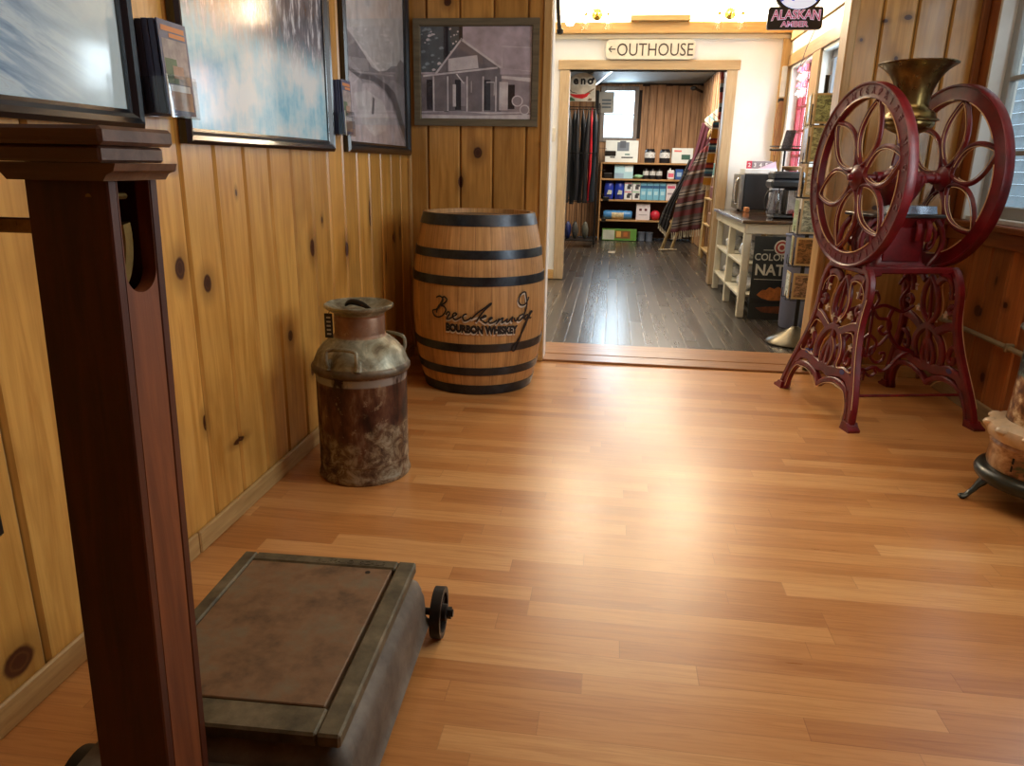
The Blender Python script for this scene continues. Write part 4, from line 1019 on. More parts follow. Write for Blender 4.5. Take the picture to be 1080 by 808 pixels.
for h in (1, -1):
    for L_, w in (([(0,.455),(h*.05,.47),(h*.10,.455),(h*.15,.44),(h*.20,.47)], .016), ([(0,.455),(h*.03,.41),(h*.085,.40),(h*.10,.36),(h*.07,.33),(h*.045,.35),(h*.06,.37)], .015),
        ([(h*.10,.455),(h*.085,.40),(h*.10,.33),(h*.15,.27),(h*.22,.245),(h*.25,.22)], .02), ([(0,.33),(h*.04,.29),(h*.03,.24),(0,.22)], .014), ([(h*.10,.33),(h*.06,.28),(h*.02,.26),(h*.02,.22),(h*.05,.19),(h*.085,.20),(h*.09,.235),(h*.065,.235)], .014),
        ([(h*.22,.245),(h*.17,.22),(h*.13,.17),(h*.09,.145),(h*.05,.165),(0,.15)], .018), ([(0,.15),(h*.03,.12),(h*.06,.135),(h*.05,.16)], .012), ([(h*.15,.44),(h*.13,.50),(h*.16,.56),(h*.13,.60),(h*.11,.57)], .014), ([(0,.455),(h*.02,.5),(0,.54)], .012)):
        m.ribbon(spline(L_, 7), w, .016, fb, ch=.35)
m.ribbon([(0,.10),(0,.16)], .014, .016, fb); m.ribbon([(0,.22),(0,.455)], .012, .014, fb)
m.build('scroll_brace', M_RED, GR, ang=40)

# ================================================================== enamelled parlour stove at the frame edge
def stovemat(name, kind):
    t = NT(name); v = t.coord(); f = t.noise(v, 9, 5, .6, .4); g = t.noise(v, 22, 4, .6)
    if kind == 'up': col = t.ramp(f, [(.4, lin((22,46,54))), (.48, lin((60,116,120))), (.54, lin((96,140,136))), (.6, lin((34,44,48)))]); P = t.xyz(v); zz = t.math('ADD', P[2], t.math('MULTIPLY', t.math('SUBTRACT', f, .5), .12)); c2 = t.ramp(g, [(.38, lin((84,52,34))), (.47, lin((136,92,60))), (.56, lin((180,150,110))), (.62, lin((226,210,180)))]); col = t.mix(t.step(zz, .44, .46, 1, 0), col, c2)
    else: col = t.ramp(f, [(.38, lin((48,64,40))), (.44, lin((120,84,56))), (.52, lin((176,136,98))), (.6, lin((214,188,150)))])
    sp = t.step(g, .63, .7); col = t.mix(t.math('MULTIPLY', sp, .7), col, lin((226,214,190)))
    return t.bsdf(col, .3, 0, g, .1, .003, .5, .3)
SX, SY = 1.50, 2.50
SV = thing('parlor_stove', (SX, SY, 0), 'old enamelled stove in teal and cream floral tiles on a black ring with feet', 'stove')
M_ENA, M_ENB = stovemat('stove_enamel_upper', 'up'), stovemat('stove_enamel_lower', 'low')
M_SBL = simple('stove_black_green', (38,42,34), .28, .3, var=.25, sc=12, spec=.7)
MB().lathe([(.0,.072),(.185,.072),(.198,.078),(.208,.09),(.211,.103),(.205,.116),(.192,.124),(.178,.128),(0,.128)], SX, SY, 60).build('base_ring', M_SBL, SV, ang=50)
MB().lathe([(.176,.126),(.180,.14),(.178,.20),(.182,.215),(.176,.225),(0,.225)], SX, SY, 60).build('burner_tier', M_ENB, SV, ang=40)
m = MB()
for k in range(26):
    a = 2*PI*k/26
    for z0, z1 in ((.145,.165),(.172,.192)):
        if ((k+1)//4) % 2 == 0:
            q = lambda x, y, z: (SX+(.1785+x)*cos(a+y), SY+(.1785+x)*sin(a+y), z)
            m.box(-.002, .0015, -.018, .018, z0, z1, 0, q)
m.build('air_slots', simple('slot_black', (12,10,10), .8), SV)
prof = [(.176,.225),(.190,.232),(.196,.245),(.198,.262),(.192,.276),(.176,.282),(.156,.286),(.148,.292)]
mb = MB(); mb.lathe(prof, SX, SY, 60, cap0=False, cap1=False); 
for k in range(12):
    a = 2*PI*k/12+.2; mb.blob(SX+.186*cos(a), SY+.186*sin(a), .268, .026, .026, .016, 12, .05, k)
mb.build('cream_flange', simple('cream_enamel', (206,180,146), .35, var=.15, sc=14, coat=.3), SV)
MB().lathe([(.146,.288),(.147,.30),(.144,.36),(.140,.48),(.137,.58),(.135,.592),(0,.592)], SX, SY, 56).build('stove_drum', M_ENA, SV, ang=40)
MB().lathe([(.136,.585),(.150,.590),(.162,.600),(.160,.607),(.150,.612),(.12,.63),(.09,.645),(.02,.65),(0,.65)], SX, SY, 56, cap0=False).build('stove_top', simple('stove_top_enamel', (96,100,92), .3, .2, var=.2, coat=.3), SV, ang=50)
for k in range(4):
    a = math.radians(176+k*90); u_ = (cos(a), sin(a)); tdir = (-sin(a), cos(a))
    def ff(r, s, z): return (SX+u_[0]*r+tdir[0]*s, SY+u_[1]*r+tdir[1]*s, z)
    m = MB(); rs = [(.150,.10,.03),(.175,.085,.028),(.198,.058,.020),(.215,.030,.014),(.232,.010,.013),(.245,.006,.017),(.252,.004,.012)]
    vs = []
    for r, z, w in rs:
        for kk in range(8):
            b = 2*PI*kk/8; vs.append(ff(r+.35*w*cos(b)*.6, w*sin(b), max(.0, z+w*.55*cos(b))))
    m.add(vs, [(j*8+i, j*8+(i+1) % 8, (j+1)*8+(i+1) % 8, (j+1)*8+i) for j in range(len(rs)-1) for i in range(8)]+[list(range(8)), list(range(48, 56))[::-1]])
    m.build('foot', M_SBL, SV, ang=60)

# ================================================================== things of the middle room
# OUTHOUSE sign
SG = MB(); xa, xb, za, zb = -.132, .655, 2.016, 2.180; r = .045; ol = []
for (qx, qz, a0) in ((xb-r, za+r, -PI/2), (xb-r, zb-r, 0), (xa+r, zb-r, PI/2), (xa+r, za+r, PI)):
    for k in range(7): a = a0+PI/2*k/6; ol.append((qx+r*cos(a), qz+r*sin(a)))
SGO = tag(SG.prism(ol, YD-.052, YD-.032, lambda p, q, a: (p, a, q)).build('outhouse_sign', simple('weathered_cream_board', (216,208,188), .6, var=.07, sc=14)), 'cream board sign reading OUTHOUSE with an arrow above the doorway', 'sign')
m = MB().text('OUTHOUSE', .150, lambda x, y, z: (.302+x*.85, YD-.0535-z, 2.044+y), .001, bold=.0001)
AR = lambda p, q, a: (p, YD-.0535+a, q)
m.ribbon([(-.106, 2.098), (-.048, 2.098)], .010, .002, AR).ribbon([(-.082, 2.122), (-.108, 2.098), (-.082, 2.074)], .010, .002, AR)
m.build('sign_lettering', simple('sign_paint_brown', (66,56,46), .6), SGO)
# sconces on the beam
M_BULB = simple('lit_bulb', (255,240,210), .4, emit=(255,222,165), es=12)
M_SHADE = glass_mat('clear_shade', (.96,.95,.9,1), .12)
M_PBR = simple('polished_brass', (196,168,84), .25, .8, var=.1)
def sconce(x, label):
    T = thing('wall_sconce', (x, YD, 2.33), label, 'wall light', 'twin-shade brass wall lights')
    m = MB(); q = lambda u, v, w: (x+u, YD-.095-w, 2.375+v)
    m.lathe([(0, 0), (.048, 0), (.050, .008), (.036, .018), (.02, .028), (.012, .05), (0, .055)], 0, 0, 28, fn=q); m.build('back_plate', M_PBR, T)
    for h in (-1, 1):
        m = MB().tube([q(*p) for p in spline([(0, 0, .04), (h*.04, .035, .06), (h*.08, .030, .07), (h*.098, 0, .07)], 6)], .006, 8)
        m.lathe([(0, 0), (.016, .002), (.018, .018), (0, .022)], x+h*.098, YD-.165, 16, fn=lambda a, b, c: (a, b, 2.355+c)); m.build('arm', M_PBR, T)
        m = MB().lathe([(.020, .118), (.026, .09), (.036, .05), (.042, .02), (.050, 0)], x+h*.098, YD-.165, 28, cap0=False, cap1=False, fn=lambda a, b, c: (a, b, 2.238+c)); sh = m.build('glass_shade', M_SHADE, T)
        MB().blob(x+h*.098, YD-.165, 2.315, .016, .016, .024, 14).build('bulb', M_BULB, sh)
sconce(-.225, 'twin-shade brass wall light above the left end of the OUTHOUSE sign')
sconce(.925, 'twin-shade brass wall light above the beam near the window side')
# lantern at the edge of the opening
T = thing('hanging_lantern', (-.36, 5.2, 1.905), 'black-ribbed hanging lantern with white globe at top beside the pine wall edge', 'lantern')
m = MB().tube(spline([(-.402, 5.2, 1.93), (-.410, 5.2, 2.0), (-.418, 5.2, 2.12), (-.418, 5.2, 2.3), (-.34, 5.2, 2.42)], 6), .014, 10).blob(-.399, 5.2, 1.917, .022, .022, .020, 14, .1).tube([(-.34, 5.2, 2.42), (-.34, 5.2, 2.9)], .006, 8)
m.build('iron_bracket', M_BLK, T)
MB().lathe([(0, 1.945), (.022, 1.95), (.036, 1.975), (.043, 2.02), (.058, 2.12), (.066, 2.25), (.055, 2.36), (.02, 2.41), (0, 2.415)], -.335, 5.2, 30).build('white_globe', simple('lit_white_globe', (250,246,236), .4, emit=(255,240,214), es=3.0), T)
# hanging beer sign
T = thing('beer_sign', (1.07, 5.2, 1.93), 'black hanging beer sign reading ALASKAN AMBER with a ship in an oval', 'sign')
m = MB(); ol = []; xa, xb, za, zb, r = .898, 1.228, 1.922, 2.050, .018
for (qx, qz, a0) in ((xb-r, za+r, -PI/2), (xb-r, zb-r, 0), (xa+r, zb-r, PI/2), (xa+r, za+r, PI)):
    for k in range(5): a = a0+PI/2*k/4; ol.append((qx+r*cos(a), qz+r*sin(a)))
Y5 = 5.2; pr_ = lambda p, q, a: (p, a, q)
m.prism(ol, Y5, Y5+.03, pr_); m.prism([(1.074+.138*cos(a*PI/18), 2.118+.098*sin(a*PI/18)) for a in range(36)], Y5+.002, Y5+.029, pr_)
m.build('sign_board', simple('black_sign_board', (20,16,22), .35, var=.05), T)
m = MB(); m.prism([(1.074+.122*cos(a*PI/18), 2.120+.084*sin(a*PI/18)) for a in range(36)], Y5-.0015, Y5+.002, pr_); ov = m.build('oval_picture', simple('backlit_blue', (70,84,160), .4, emit=(70,90,190), es=.5), T)
m = MB(); mats_ = [simple('backlit_white', (230,238,250), .4, emit=(200,220,255), es=.7), simple('backlit_pink', (214,130,150), .4, emit=(220,120,150), es=.5)]
m.mi = 0; m.prism([(1.074+.121*cos(a*PI/18), 2.120+.083*sin(a*PI/18)) for a in range(21, 34)]+[(1.15,2.10),(1.12,2.085),(1.08,2.098),(1.04,2.082),(1.0,2.095)][::1], Y5-.003, Y5-.0016, pr_)
m.mi = 1; m.prism([(1.05,2.092),(1.09,2.088),(1.12,2.10),(1.115,2.115),(1.07,2.112)], Y5-.0045, Y5-.0031, pr_); m.build('ship_scene', mats_, ov)
AT = ((lambda x, y, z: (1.068+x*.98+(.012*x/.15)*0, Y5-.002-z, 1.984+y*1.0+abs(x)**2*-.5*(y < .01))), (lambda x, y, z: (1.062+x*1.12, Y5-.002-z, 1.938+y*.95)))
m = MB().text('ALASKAN', .068, lambda x, y, z: AT[0](x, y, z+.0), .0008, bold=.0035).text('AMBER', .046, lambda x, y, z: AT[1](x, y, z), .0008, bold=.0022)
m.build('letter_outline', simple('pale_letter', (214,206,226), .4, emit=(214,200,230), es=.45), T)
m = MB().text('ALASKAN', .068, lambda x, y, z: AT[0](x, y, z+.002), .0008, bold=-.0002).text('AMBER', .046, lambda x, y, z: AT[1](x, y, z+.002), .0008, bold=-.0002)
m.build('sign_lettering', simple('pink_letter', (176,60,104), .4, emit=(190,70,120), es=.35), T)
MB().tube([(.98, Y5+.015, 2.19), (.98, Y5+.015, 2.9)], .002, 6).tube([(1.17, Y5+.015, 2.19), (1.17, Y5+.015, 2.9)], .002, 6).tube([(1.20, Y5+.02, 1.94), (1.22, 5.5, 1.86), (1.30, 6.0, 1.80), (1.44, 6.3, 1.93)], .0025, 6).build('cord', M_BLK, T)
# neon sign in the red-framed window
T = thing('neon_sign', (1.46, 6.62, 1.62), 'pink and white neon sign hanging in the red-framed window', 'neon sign')
MB().tube([(1.462, 6.5, 1.9), (1.462, 6.5, 1.95)], .002, 6).box(1.462, 1.468, 6.45, 6.78, 1.64, 1.90, .002).build('clear_backing', M_ACR, T)
nm = [simple('neon_pink', (255,140,170), .3, emit=(255,90,120), es=4), simple('neon_white', (255,235,240), .3, emit=(255,215,225), es=4)]
m = MB(); m.mi = 0
for k, zz in enumerate((1.86, 1.80, 1.74, 1.68)):
    m.mi = k % 2; m.tube(spline([(1.452, 6.48, zz-.02), (1.452, 6.50, zz+.02), (1.452, 6.56, zz+.02), (1.452, 6.58, zz-.015), (1.452, 6.64, zz-.02), (1.452, 6.66, zz+.02), (1.452, 6.74, zz)], 6), .006, 8)
m.build('neon_tube', nm, T)
# controls and cords beside the corner
tag(MB().box(1.425, 1.47, YD-.066, YD-.036, 1.70, 1.96, .006).build('wall_panel_box', simple('white_plastic', (224,222,214), .45)), 'tall white plastic box in the corner beside the red-framed window', 'wall box')
tag(MB().box(1.418, 1.465, YD-.075, YD-.037, 1.655, 1.692, .006).build('cord_hook', M_BLK), 'small black wall hook holding the brown cords', 'hook')
m = MB()
for k, (dx, zb_) in enumerate(((0, 1.20), (.008, 1.26), (.016, 1.14), (-.008, 1.32), (.022, 1.28))):
    m.tube(spline([(1.435+dx, YD-.082, 1.665), (1.418+dx*1.5, YD-.085, 1.50), (1.420+dx, YD-.088, zb_+.05), (1.432+dx, YD-.09, zb_), (1.445+dx, YD-.088, zb_+.06), (1.448+dx*.6, YD-.084, 1.5), (1.442+dx*.5, YD-.082, 1.668)], 6), .0045, 7)
tag(m.build('cord_bundle', simple('brown_cord', (150,104,66), .6)), 'looped brown cords hanging on the wall beside the red-framed window', 'cord')
tag(MB().box(-.612, -.572, YD-.008, YD-.0005, 1.30, 1.42, .002).box(-.597, -.587, YD-.014, YD-.008, 1.35, 1.37, .001).build('switch_plate', simple('ivory_plastic', (222,214,196), .4)), 'ivory light switch plate on the white wall by the doorway casing', 'light switch')

# ---- white counter table
M_WP = simple('worn_white_paint', (206,200,180), .5, var=.06, sc=9)
T = thing('counter_table', (1.22, 6.45, 0), 'white-painted counter table with dark wood top and open shelves underneath', 'table')
TX0, TX1, TY0, TY1 = .975, 1.475, 5.66, 7.24
MB().box(TX0-.02, TX1, TY0-.02, TY1, .700, .722, .004).build('table_top', wood('dark_counter_top', (62,44,32), (96,70,50), 1, .12, coat=.6), T)
MB().box(TX0-.028, TX0-.0205, TY0-.02, TY1, .699, .7235, .002).box(TX0-.0205, TX0+.035, TY0+.0, TY1, .7225, .7245, .0005).build('edge_glare_strip', simple('edge_glare_steel', (210,214,220), .18, .9, var=.04), T)  # bright strip stands for light reflecting along the edge of the top
MB().box(TX0, TX0+.02, TY0, TY1-.01, .625, .699, .003).box(TX0+.02, TX1, TY0, TY0+.02, .625, .699, .003).box(TX1-.02, TX1, TY0+.02, TY1-.01, .625, .699, .003).build('apron', M_WP, T)
for (x, y) in ((TX0, TY0+.0), (TX0, 6.36), (TX0, 7.08), (TX1-.055, TY0+.021), (TX1-.055, 7.08)):
    MB().box(x+.003, x+.055, y+.003, y+.058, 0, .624, .003).build('leg', M_WP, T)
for z in (.15, .385):
    MB().box(TX0+.004, TX1-.06, TY0+.06, 6.358, z, z+.018, .002).box(TX0+.004, TX1-.06, 6.42, 7.078, z, z+.018, .002).build('shelf', M_WP, T)
for y in (6.42, 7.14):
    for z in (.11, .345): MB().box(TX0+.058, TX1-.06, y, y+.014, z-.02, z+.05, .002).build('shelf_rail', M_WP, T)
for y0, y1 in ((6.36, 6.36), (7.08, 7.08), (TY0, TY0)):
    pass
M_BAG = glass_mat('clear_plastic_film', (.86,.87,.88,1), .16)
M_BAGI = simple('bagged_goods', (176,172,170), .5, var=.35, sc=30)
for (x, y, z, a, b, c, l, sd) in ((1.10, 6.02, .472, .085, .16, .075, 'white plastic bag on the upper shelf of the counter table, nearer the poster', 1), (1.10, 6.75, .46, .09, .15, .06, 'white plastic bag on the upper shelf of the counter table, nearer the doorway', 2), (1.10, 5.98, .235, .085, .17, .07, 'plastic bag of goods on the low shelf of the counter table, nearer the poster', 3), (1.10, 6.74, .225, .08, .14, .06, 'plastic bag of goods on the low shelf of the counter table, nearer the doorway', 4)):
    tag(MB().blob(x, y, z, a, b, c, 28, .09, sd).build('plastic_bag', simple('bag_%d' % sd, (186,186,188), .18, var=.3, sc=26, bump=.9)), l, 'plastic bag')
# poster board under the table
T = thing('cider_poster', (1.24, 5.615, 0), 'dark poster board reading COLORADO NATIVE with orange mountains, under the counter table', 'poster')
pf = lambda p, q, a: (p, 5.62+a+.03*(q/.6), q)
MB().prism([(1.052, 0), (1.455, 0), (1.455, .612), (1.052, .612)], -.012, 0, pf).build('board', simple('poster_dark_green', (34,38,36), .5, var=.08), T)
cm = [simple('poster_cream', (196,194,176), .55), simple('poster_orange', (176,104,44), .55, var=.3, sc=26), simple('poster_red', (150,52,40), .55), simple('poster_shadow', (22,24,24), .55), simple('poster_rust', (110,58,30), .55, var=.3, sc=26)]
m = MB(); e = lambda p, q, a=0: pf(p, q, -.0128-a)
m.mi = 0; m.text('COLORADO', .070, lambda x, y, z: e(1.245+x*.93, .440+y), 0, bold=.0012); m.text('NATIVE', .112, lambda x, y, z: e(1.247+x*.93, .333+y), 0, bold=.0028)
m.flat([(1.07+.03*0, .298), (1.43, .298), (1.43, .302), (1.07, .302)], e); m.flat([(1.12, .512), (1.19, .512), (1.19, .516), (1.12, .516)], e)
m.flat([(1.247+.054*cos(k*PI/12), .535+.054*sin(k*PI/12)) for k in range(24)], e)
m.mi = 2; m.flat([(1.247+.044*cos(k*PI/12), .535+.044*sin(k*PI/12)) for k in range(24)], lambda p, q: e(p, q, .0004))
m.mi = 0; m.flat([(1.247+.03*cos(k*PI/12), .535+.03*sin(k*PI/12)) for k in range(24)], lambda p, q: e(p, q, .0008))
m.mi = 2; m.flat([(1.247+.018*cos(k*PI/12), .535+.018*sin(k*PI/12)) for k in range(24)], lambda p, q: e(p, q, .0012))
m.mi = 1; m.flat([(1.10,.185),(1.14,.225),(1.165,.222),(1.19,.245),(1.225,.232),(1.25,.250),(1.28,.235),(1.32,.24),(1.36,.215),(1.40,.20),(1.40,.17),(1.30,.15),(1.20,.145),(1.14,.16)], e)
m.mi = 4; m.flat([(1.10,.09),(1.18,.10),(1.28,.105),(1.40,.10),(1.42,.07),(1.30,.05),(1.15,.055)], e)
m.mi = 3; m.flat([(1.06,.12),(1.44,.12),(1.44,.14),(1.3,.148),(1.2,.143),(1.06,.16)], lambda p, q: e(p, q, .0004))
m.build('poster_print', cm, T, smooth=False)
# tall bluish plastic bin with card rack in front of it
tag(MB().lathe([(0,0),(.078,0),(.082,.01),(.098,.64),(.103,.645),(.103,.655),(.097,.656),(.092,.64),(.076,.02),(0,.02)], 1.315, 5.40, 40).build('plastic_bin', simple('bluish_plastic', (118,124,150), .35, var=.06)), 'tall bluish-grey plastic bin in front of the poster board', 'bin')
RX, RY = 1.218, 4.86
T = thing('card_rack', (RX, RY, 0), 'black spinning card rack with cone base beside the coffee grinder', 'card rack')
MB().lathe([(0,0),(.170,0),(.174,.006),(.168,.014),(.12,.044),(.06,.083),(.028,.104),(.022,.112),(0,.112)], RX, RY, 56).build('cone_base', simple('worn_steel_cone', (92,84,66), .3, .7, var=.15), T)
MB().tube([(RX, RY, .10), (RX, RY, 1.62)], .013, 16).build('pole', M_BLK, T)
wires = MB(); CARDS = []
tiers = [(1.345, 1.515, .125), (1.13, 1.335, .14), (.925, 1.10, .125), (.705, .915, .14), (.51, .682, .13), (.30, .462, .13)]
for ti, (z0, z1, w) in enumerate(tiers):
    for side in range(4):
        a = side*PI/2-.10+(.05 if ti % 2 else -.04); ca, sa = cos(a), sin(a); d = .072
        def q(u, v, z, ca=ca, sa=sa): return (RX+u*ca+v*sa, RY+u*sa-v*ca, z)
        L0, R0 = -w/2-.006, w/2+.006
        wires.tube([q(L0, d, z1-.06), q(L0, d, z0-.006), q(R0, d, z0-.006), q(R0, d, z1-.06)], .0022, 6)
        wires.tube([q(L0, d+.024, z0+.05), q(L0, d+.024, z0-.008), q(R0, d+.024, z0-.008), q(R0, d+.024, z0+.05)], .0022, 6)
        wires.tube([q(L0, d+.024, z0-.007), q(L0, d-.0, z0-.007), q(0, 0, z0-.007), q(R0, d, z0-.007), q(R0, d+.024, z0-.007)], .0022, 6)
        CARDS.append((ti, side, z0, z1, w, a, d))
wires.build('wire_pockets', M_BLK, T)
words_ = ['topmost', 'second from top', 'third from top', 'fourth from top', 'fifth from top', 'lowest']
pc = [(140,156,118), (150,160,128), (206,220,214), (160,190,202), (122,92,62), (140,116,98)]
frm = simple('card_cream_border', (196,178,136), .5)
for (ti, side, z0, z1, w, a, d) in CARDS:
    if side == 2: continue
    def q(u, v, z): return (RX+u*cos(a)+v*sin(a), RY+u*sin(a)-v*cos(a), z+.0)
    nm_ = ['facing the front', 'on the side towards the wide room', 'hidden', 'on the side towards the table'][side]
    T = thing('greeting_card', q(0, d+.012, z0), '%s card of the black card rack, %s' % (words_[ti], {0: 'facing out', 1: 'on its window side', 3: 'on its doorway side'}[side]), 'card')
    MB().box(-w/2, w/2, d+.004, d+.010, z0, z1, .001, q).build('card_border', frm if ti != 3 else simple('card_white_border', (206,206,196), .5), T)
    p_ = MB().box(-w/2+.012, w/2-.012, d+.010, d+.0112, z0+.012, z1-.012, 0, q)
    c_ = pc[(ti+side) % 6 if side else ti]
    t = NT('card_picture'); f = t.noise(t.scl(t.coord(), (1, 1, 1.6)), 26, 5, .7, 1.2)
    t.bsdf(t.ramp(f, [(.35, lin([x*.45 for x in c_])), (.5, lin(c_)), (.66, lin([min(255, x*1.45) for x in c_]))]), .35)
    p_.build('card_picture', t.m, T, smooth=False)
# microwave and what stands on it
T = thing('microwave_oven', (1.28, 7.04, .724), 'black and steel microwave oven on the counter table against the white wall', 'microwave')
MB().box(1.135, 1.465, 6.84, 7.225, .737, 1.043, .006).build('case', simple('microwave_black', (22,22,26), .4, var=.1), T)
for x in (1.16, 1.44):
    for y in (6.86, 7.2): MB().box(x-.012, x+.012, y-.012, y+.012, .7225, .737, .002).build('foot', M_BLK, T)
dr = MB().box(1.095, 1.134, 6.842, 7.222, .740, 1.041, .006).build('door', simple('brushed_steel', (150,148,146), .3, .8, var=.06), T)
MB().box(1.0925, 1.0948, 6.93, 7.19, .79, .99, .001).build('door_glass', simple('dark_glass', (16,14,14), .08), dr)
MB().tube(spline([(1.094, 6.88, .78), (1.07, 6.88, .80), (1.062, 6.88, .89), (1.07, 6.88, .98), (1.094, 6.88, 1.0)], 6), .008, 10).build('handle', simple('steel_handle', (206,204,200), .2, .9), dr)
tag(MB().box(1.13, 1.40, 6.86, 7.12, 1.0445, 1.085, .003).build('flat_carton', simple('white_carton', (222,222,222), .5)), 'flat white carton lying on top of the microwave oven', 'carton')
T = thing('number_strip', (1.22, 6.9, 1.086), 'red and grey card strip with white numbers standing on the white carton', 'price strip')
MB().box(1.145, 1.36, 6.895, 6.90, 1.086, 1.150, .001).build('strip', [simple('strip_grey', (150,140,146), .5)], T)
MB().box(1.143, 1.188, 6.890, 6.8945, 1.086, 1.150, .001).build('red_block', simple('strip_red', (196,50,80), .5), T)
m = MB()
for k, ch in enumerate('2345'): m.text(ch, .048, lambda x, y, z: (1.166+k*.048+x, 6.889-z, 1.101+y), .0005, bold=.0008)
m.build('numbers', simple('number_white', (236,234,234), .5), T)
tag(MB().prism([(1.24, 1.0855), (1.40, 1.0855), (1.385, 1.15)], 6.78+.1, 6.87+.02, lambda p, q, a: (p, a-.0, q)).build('paper_tent', simple('pinkish_paper', (214,186,204), .6)), 'pinkish folded paper tent on the white carton', 'paper')
tag(MB().box(1.14, 1.175, 6.70, 6.80, .7235, .765, .004).build('wooden_block', wood('small_block', (150,92,50), (190,126,76), 1)), 'small orange-brown wooden block in front of the microwave oven', 'block')
# coffee maker
T = thing('coffee_maker', (1.31, 6.0, .7225), 'black drip coffee maker with glass carafe on the near end of the counter table', 'coffee maker')
MB().box(1.20, 1.40, 5.88, 6.10, .7235, .750, .012).build('base', M_BLK, T)
MB().box(1.30, 1.40, 5.90, 6.10, .751, .945, .014).build('tower', simple('coffee_maker_black', (26,26,30), .3), T)
MB().box(1.305, 1.39, 5.890, 5.8995, .760, .935, .003).build('steel_panel', simple('steel_panel', (150,156,170), .18, .9, var=.3, sc=12), T)
MB().box(1.17, 1.42, 5.88, 6.11, .946, 1.01, .016).box(1.18, 1.41, 5.89, 6.10, 1.011, 1.07, .012).build('brew_head', simple('coffee_maker_black', (26,26,30), .3), T)
ca = MB().lathe([(0,.752),(.052,.752),(.060,.765),(.062,.80),(.054,.86),(.042,.905),(.040,.925),(.044,.935)], 1.235, 5.985, 32, cap1=False).build('carafe', glass_mat('carafe_glass', (.5,.5,.52,1), .25), T)
MB().tube(spline([(1.197, 5.97, .925), (1.165, 5.955, .915), (1.15, 5.95, .86), (1.16, 5.955, .80), (1.180, 5.965, .785)], 6), .007, 8).build('carafe_handle', M_BLK, ca)
tag(MB().lathe([(0,1.074),(.035,1.074),(.05,1.082),(.07,1.105),(.066,1.108),(.045,1.088),(0,1.082)], 1.32, 5.98, 30).build('filter_basket', wood('basket_wood', (120,88,54), (160,122,78), 0)), 'shallow brown basket on top of the coffee maker', 'basket')
tag(MB().blob(1.36, 5.80, .985-.225, .03, .03, .032, 18).build('red_ball_ornament', simple('shiny_red', (168,36,40), .2)), 'small shiny red ball beside the coffee maker', 'ball')
# black tiered stand behind
T = thing('tiered_stand', (1.36, 6.45, .7225), 'black tiered wire stand behind the coffee maker', 'stand')
m = MB().lathe([(0,.7235),(.09,.7235),(.09,.733),(0,.735)], 1.36, 6.45, 30).tube([(1.36, 6.45, .73), (1.36, 6.45, 1.245)], .009, 10)
m.lathe([(0,1.228),(.118,1.228),(.122,1.236),(.118,1.244),(.110,1.240),(0,1.238)], 1.36, 6.45, 36).tube([(1.36+.12*cos(k*PI/12), 6.45+.12*sin(k*PI/12), 1.262) for k in range(24)], .003, 6, closed=True)
m.build('stand_frame', M_BLK, T)
for dx, c_, l in ((-.055, (196,200,214), 'pale grey tumbler'), (.03, (226,224,230), 'white tumbler')):
    tag(MB().lathe([(0,.7365),(.030,.7365),(.037,.90),(.038,.94),(.034,.94),(0,.93)], 1.36+dx, 6.43, 24).build('tumbler', simple(l.replace(' ', '_'), c_, .2)), l+' standing on the base of the tiered stand', 'tumbler')
T = thing('card_display', (1.34, 6.42, 1.245), 'small dark speckled box on top of the tiered stand', 'box')
MB().box(1.315, 1.395, 6.40, 6.44, 1.2455, 1.385, .003, lambda x, y, z: (x+(z-1.245)*.18, y, z)).build('box', simple('speckled_dark', (56,44,44), .5, var=.9, sc=120), T)
MB().box(1.312, 1.3165, 6.395, 6.445, 1.2455, 1.387, .001, lambda x, y, z: (x+(z-1.245)*.18, y, z)).build('white_edge', simple('white_card_edge', (222,222,222), .5), T)

# ================================================================== things of the far room
M_SHW = wood('shelf_wood', (156,116,70), (196,154,102), 0, .5)
T = thing('shelf_unit', (.5, 11.68, 0), 'wooden shelf unit stocked with goods across the far wall', 'shelf')
for z in (.29, .585, .888, 1.120):
    MB().box(-.18, 1.235, 11.42, 11.98, z, z+.024, .003).build('shelf', M_SHW, T)
for x in (-.20, 1.236-.02): MB().box(x, x+.019, 11.43, 11.98, 0, 1.144, .002).build('side', M_SHW, T)
MB().box(-.2, 1.235, 11.982, 11.998, .02, 1.143, .001).build('back_panel', wood('shelf_back', (84,54,40), (110,74,54), 0, .7), T)
YS = 11.47
def sx(px): return -.104+(px-640)*.0137
def carton(name, px0, px1, z, h, col, label, cat='box', prints=(), dep=.14, group=None, y=YS, rough=.45):
    T = thing(name, ((sx(px0)+sx(px1))/2, y, z), label, cat, group)
    MB().box(sx(px0), sx(px1), y, y+dep, z+.0005, z+h, .004).build('carton', simple(name+'_card', col, rough, var=.05), T)
    if prints:
        m = MB(); W = sx(px1)-sx(px0); ml = []
        for k, (a, b, c, d, cc) in enumerate(prints):
            ml.append(simple('print_ink', cc, .5)); m.mi = k
            m.box(sx(px0)+W*a, sx(px0)+W*b, y-.001-k*.0002, y-.0002, z+h*c, z+h*d)
        m.build('carton_print', ml, T, smooth=False)
    return T
S1, S2, S3, S4 = 1.1445, .9125, .6095, .3145
carton('tent_carton', 637, 672, S1, .31, (222,230,230), 'large white carton with a grey tent picture on the top shelf by the window', 'box', [(.36,.72,.52,.92,(112,124,140)), (.44,.62,.66,.98,(90,98,112)), (.15,.3,.2,.26,(60,66,72)), (.5,.85,.2,.26,(60,66,72)), (.6,.75,.34,.4,(70,120,120))])
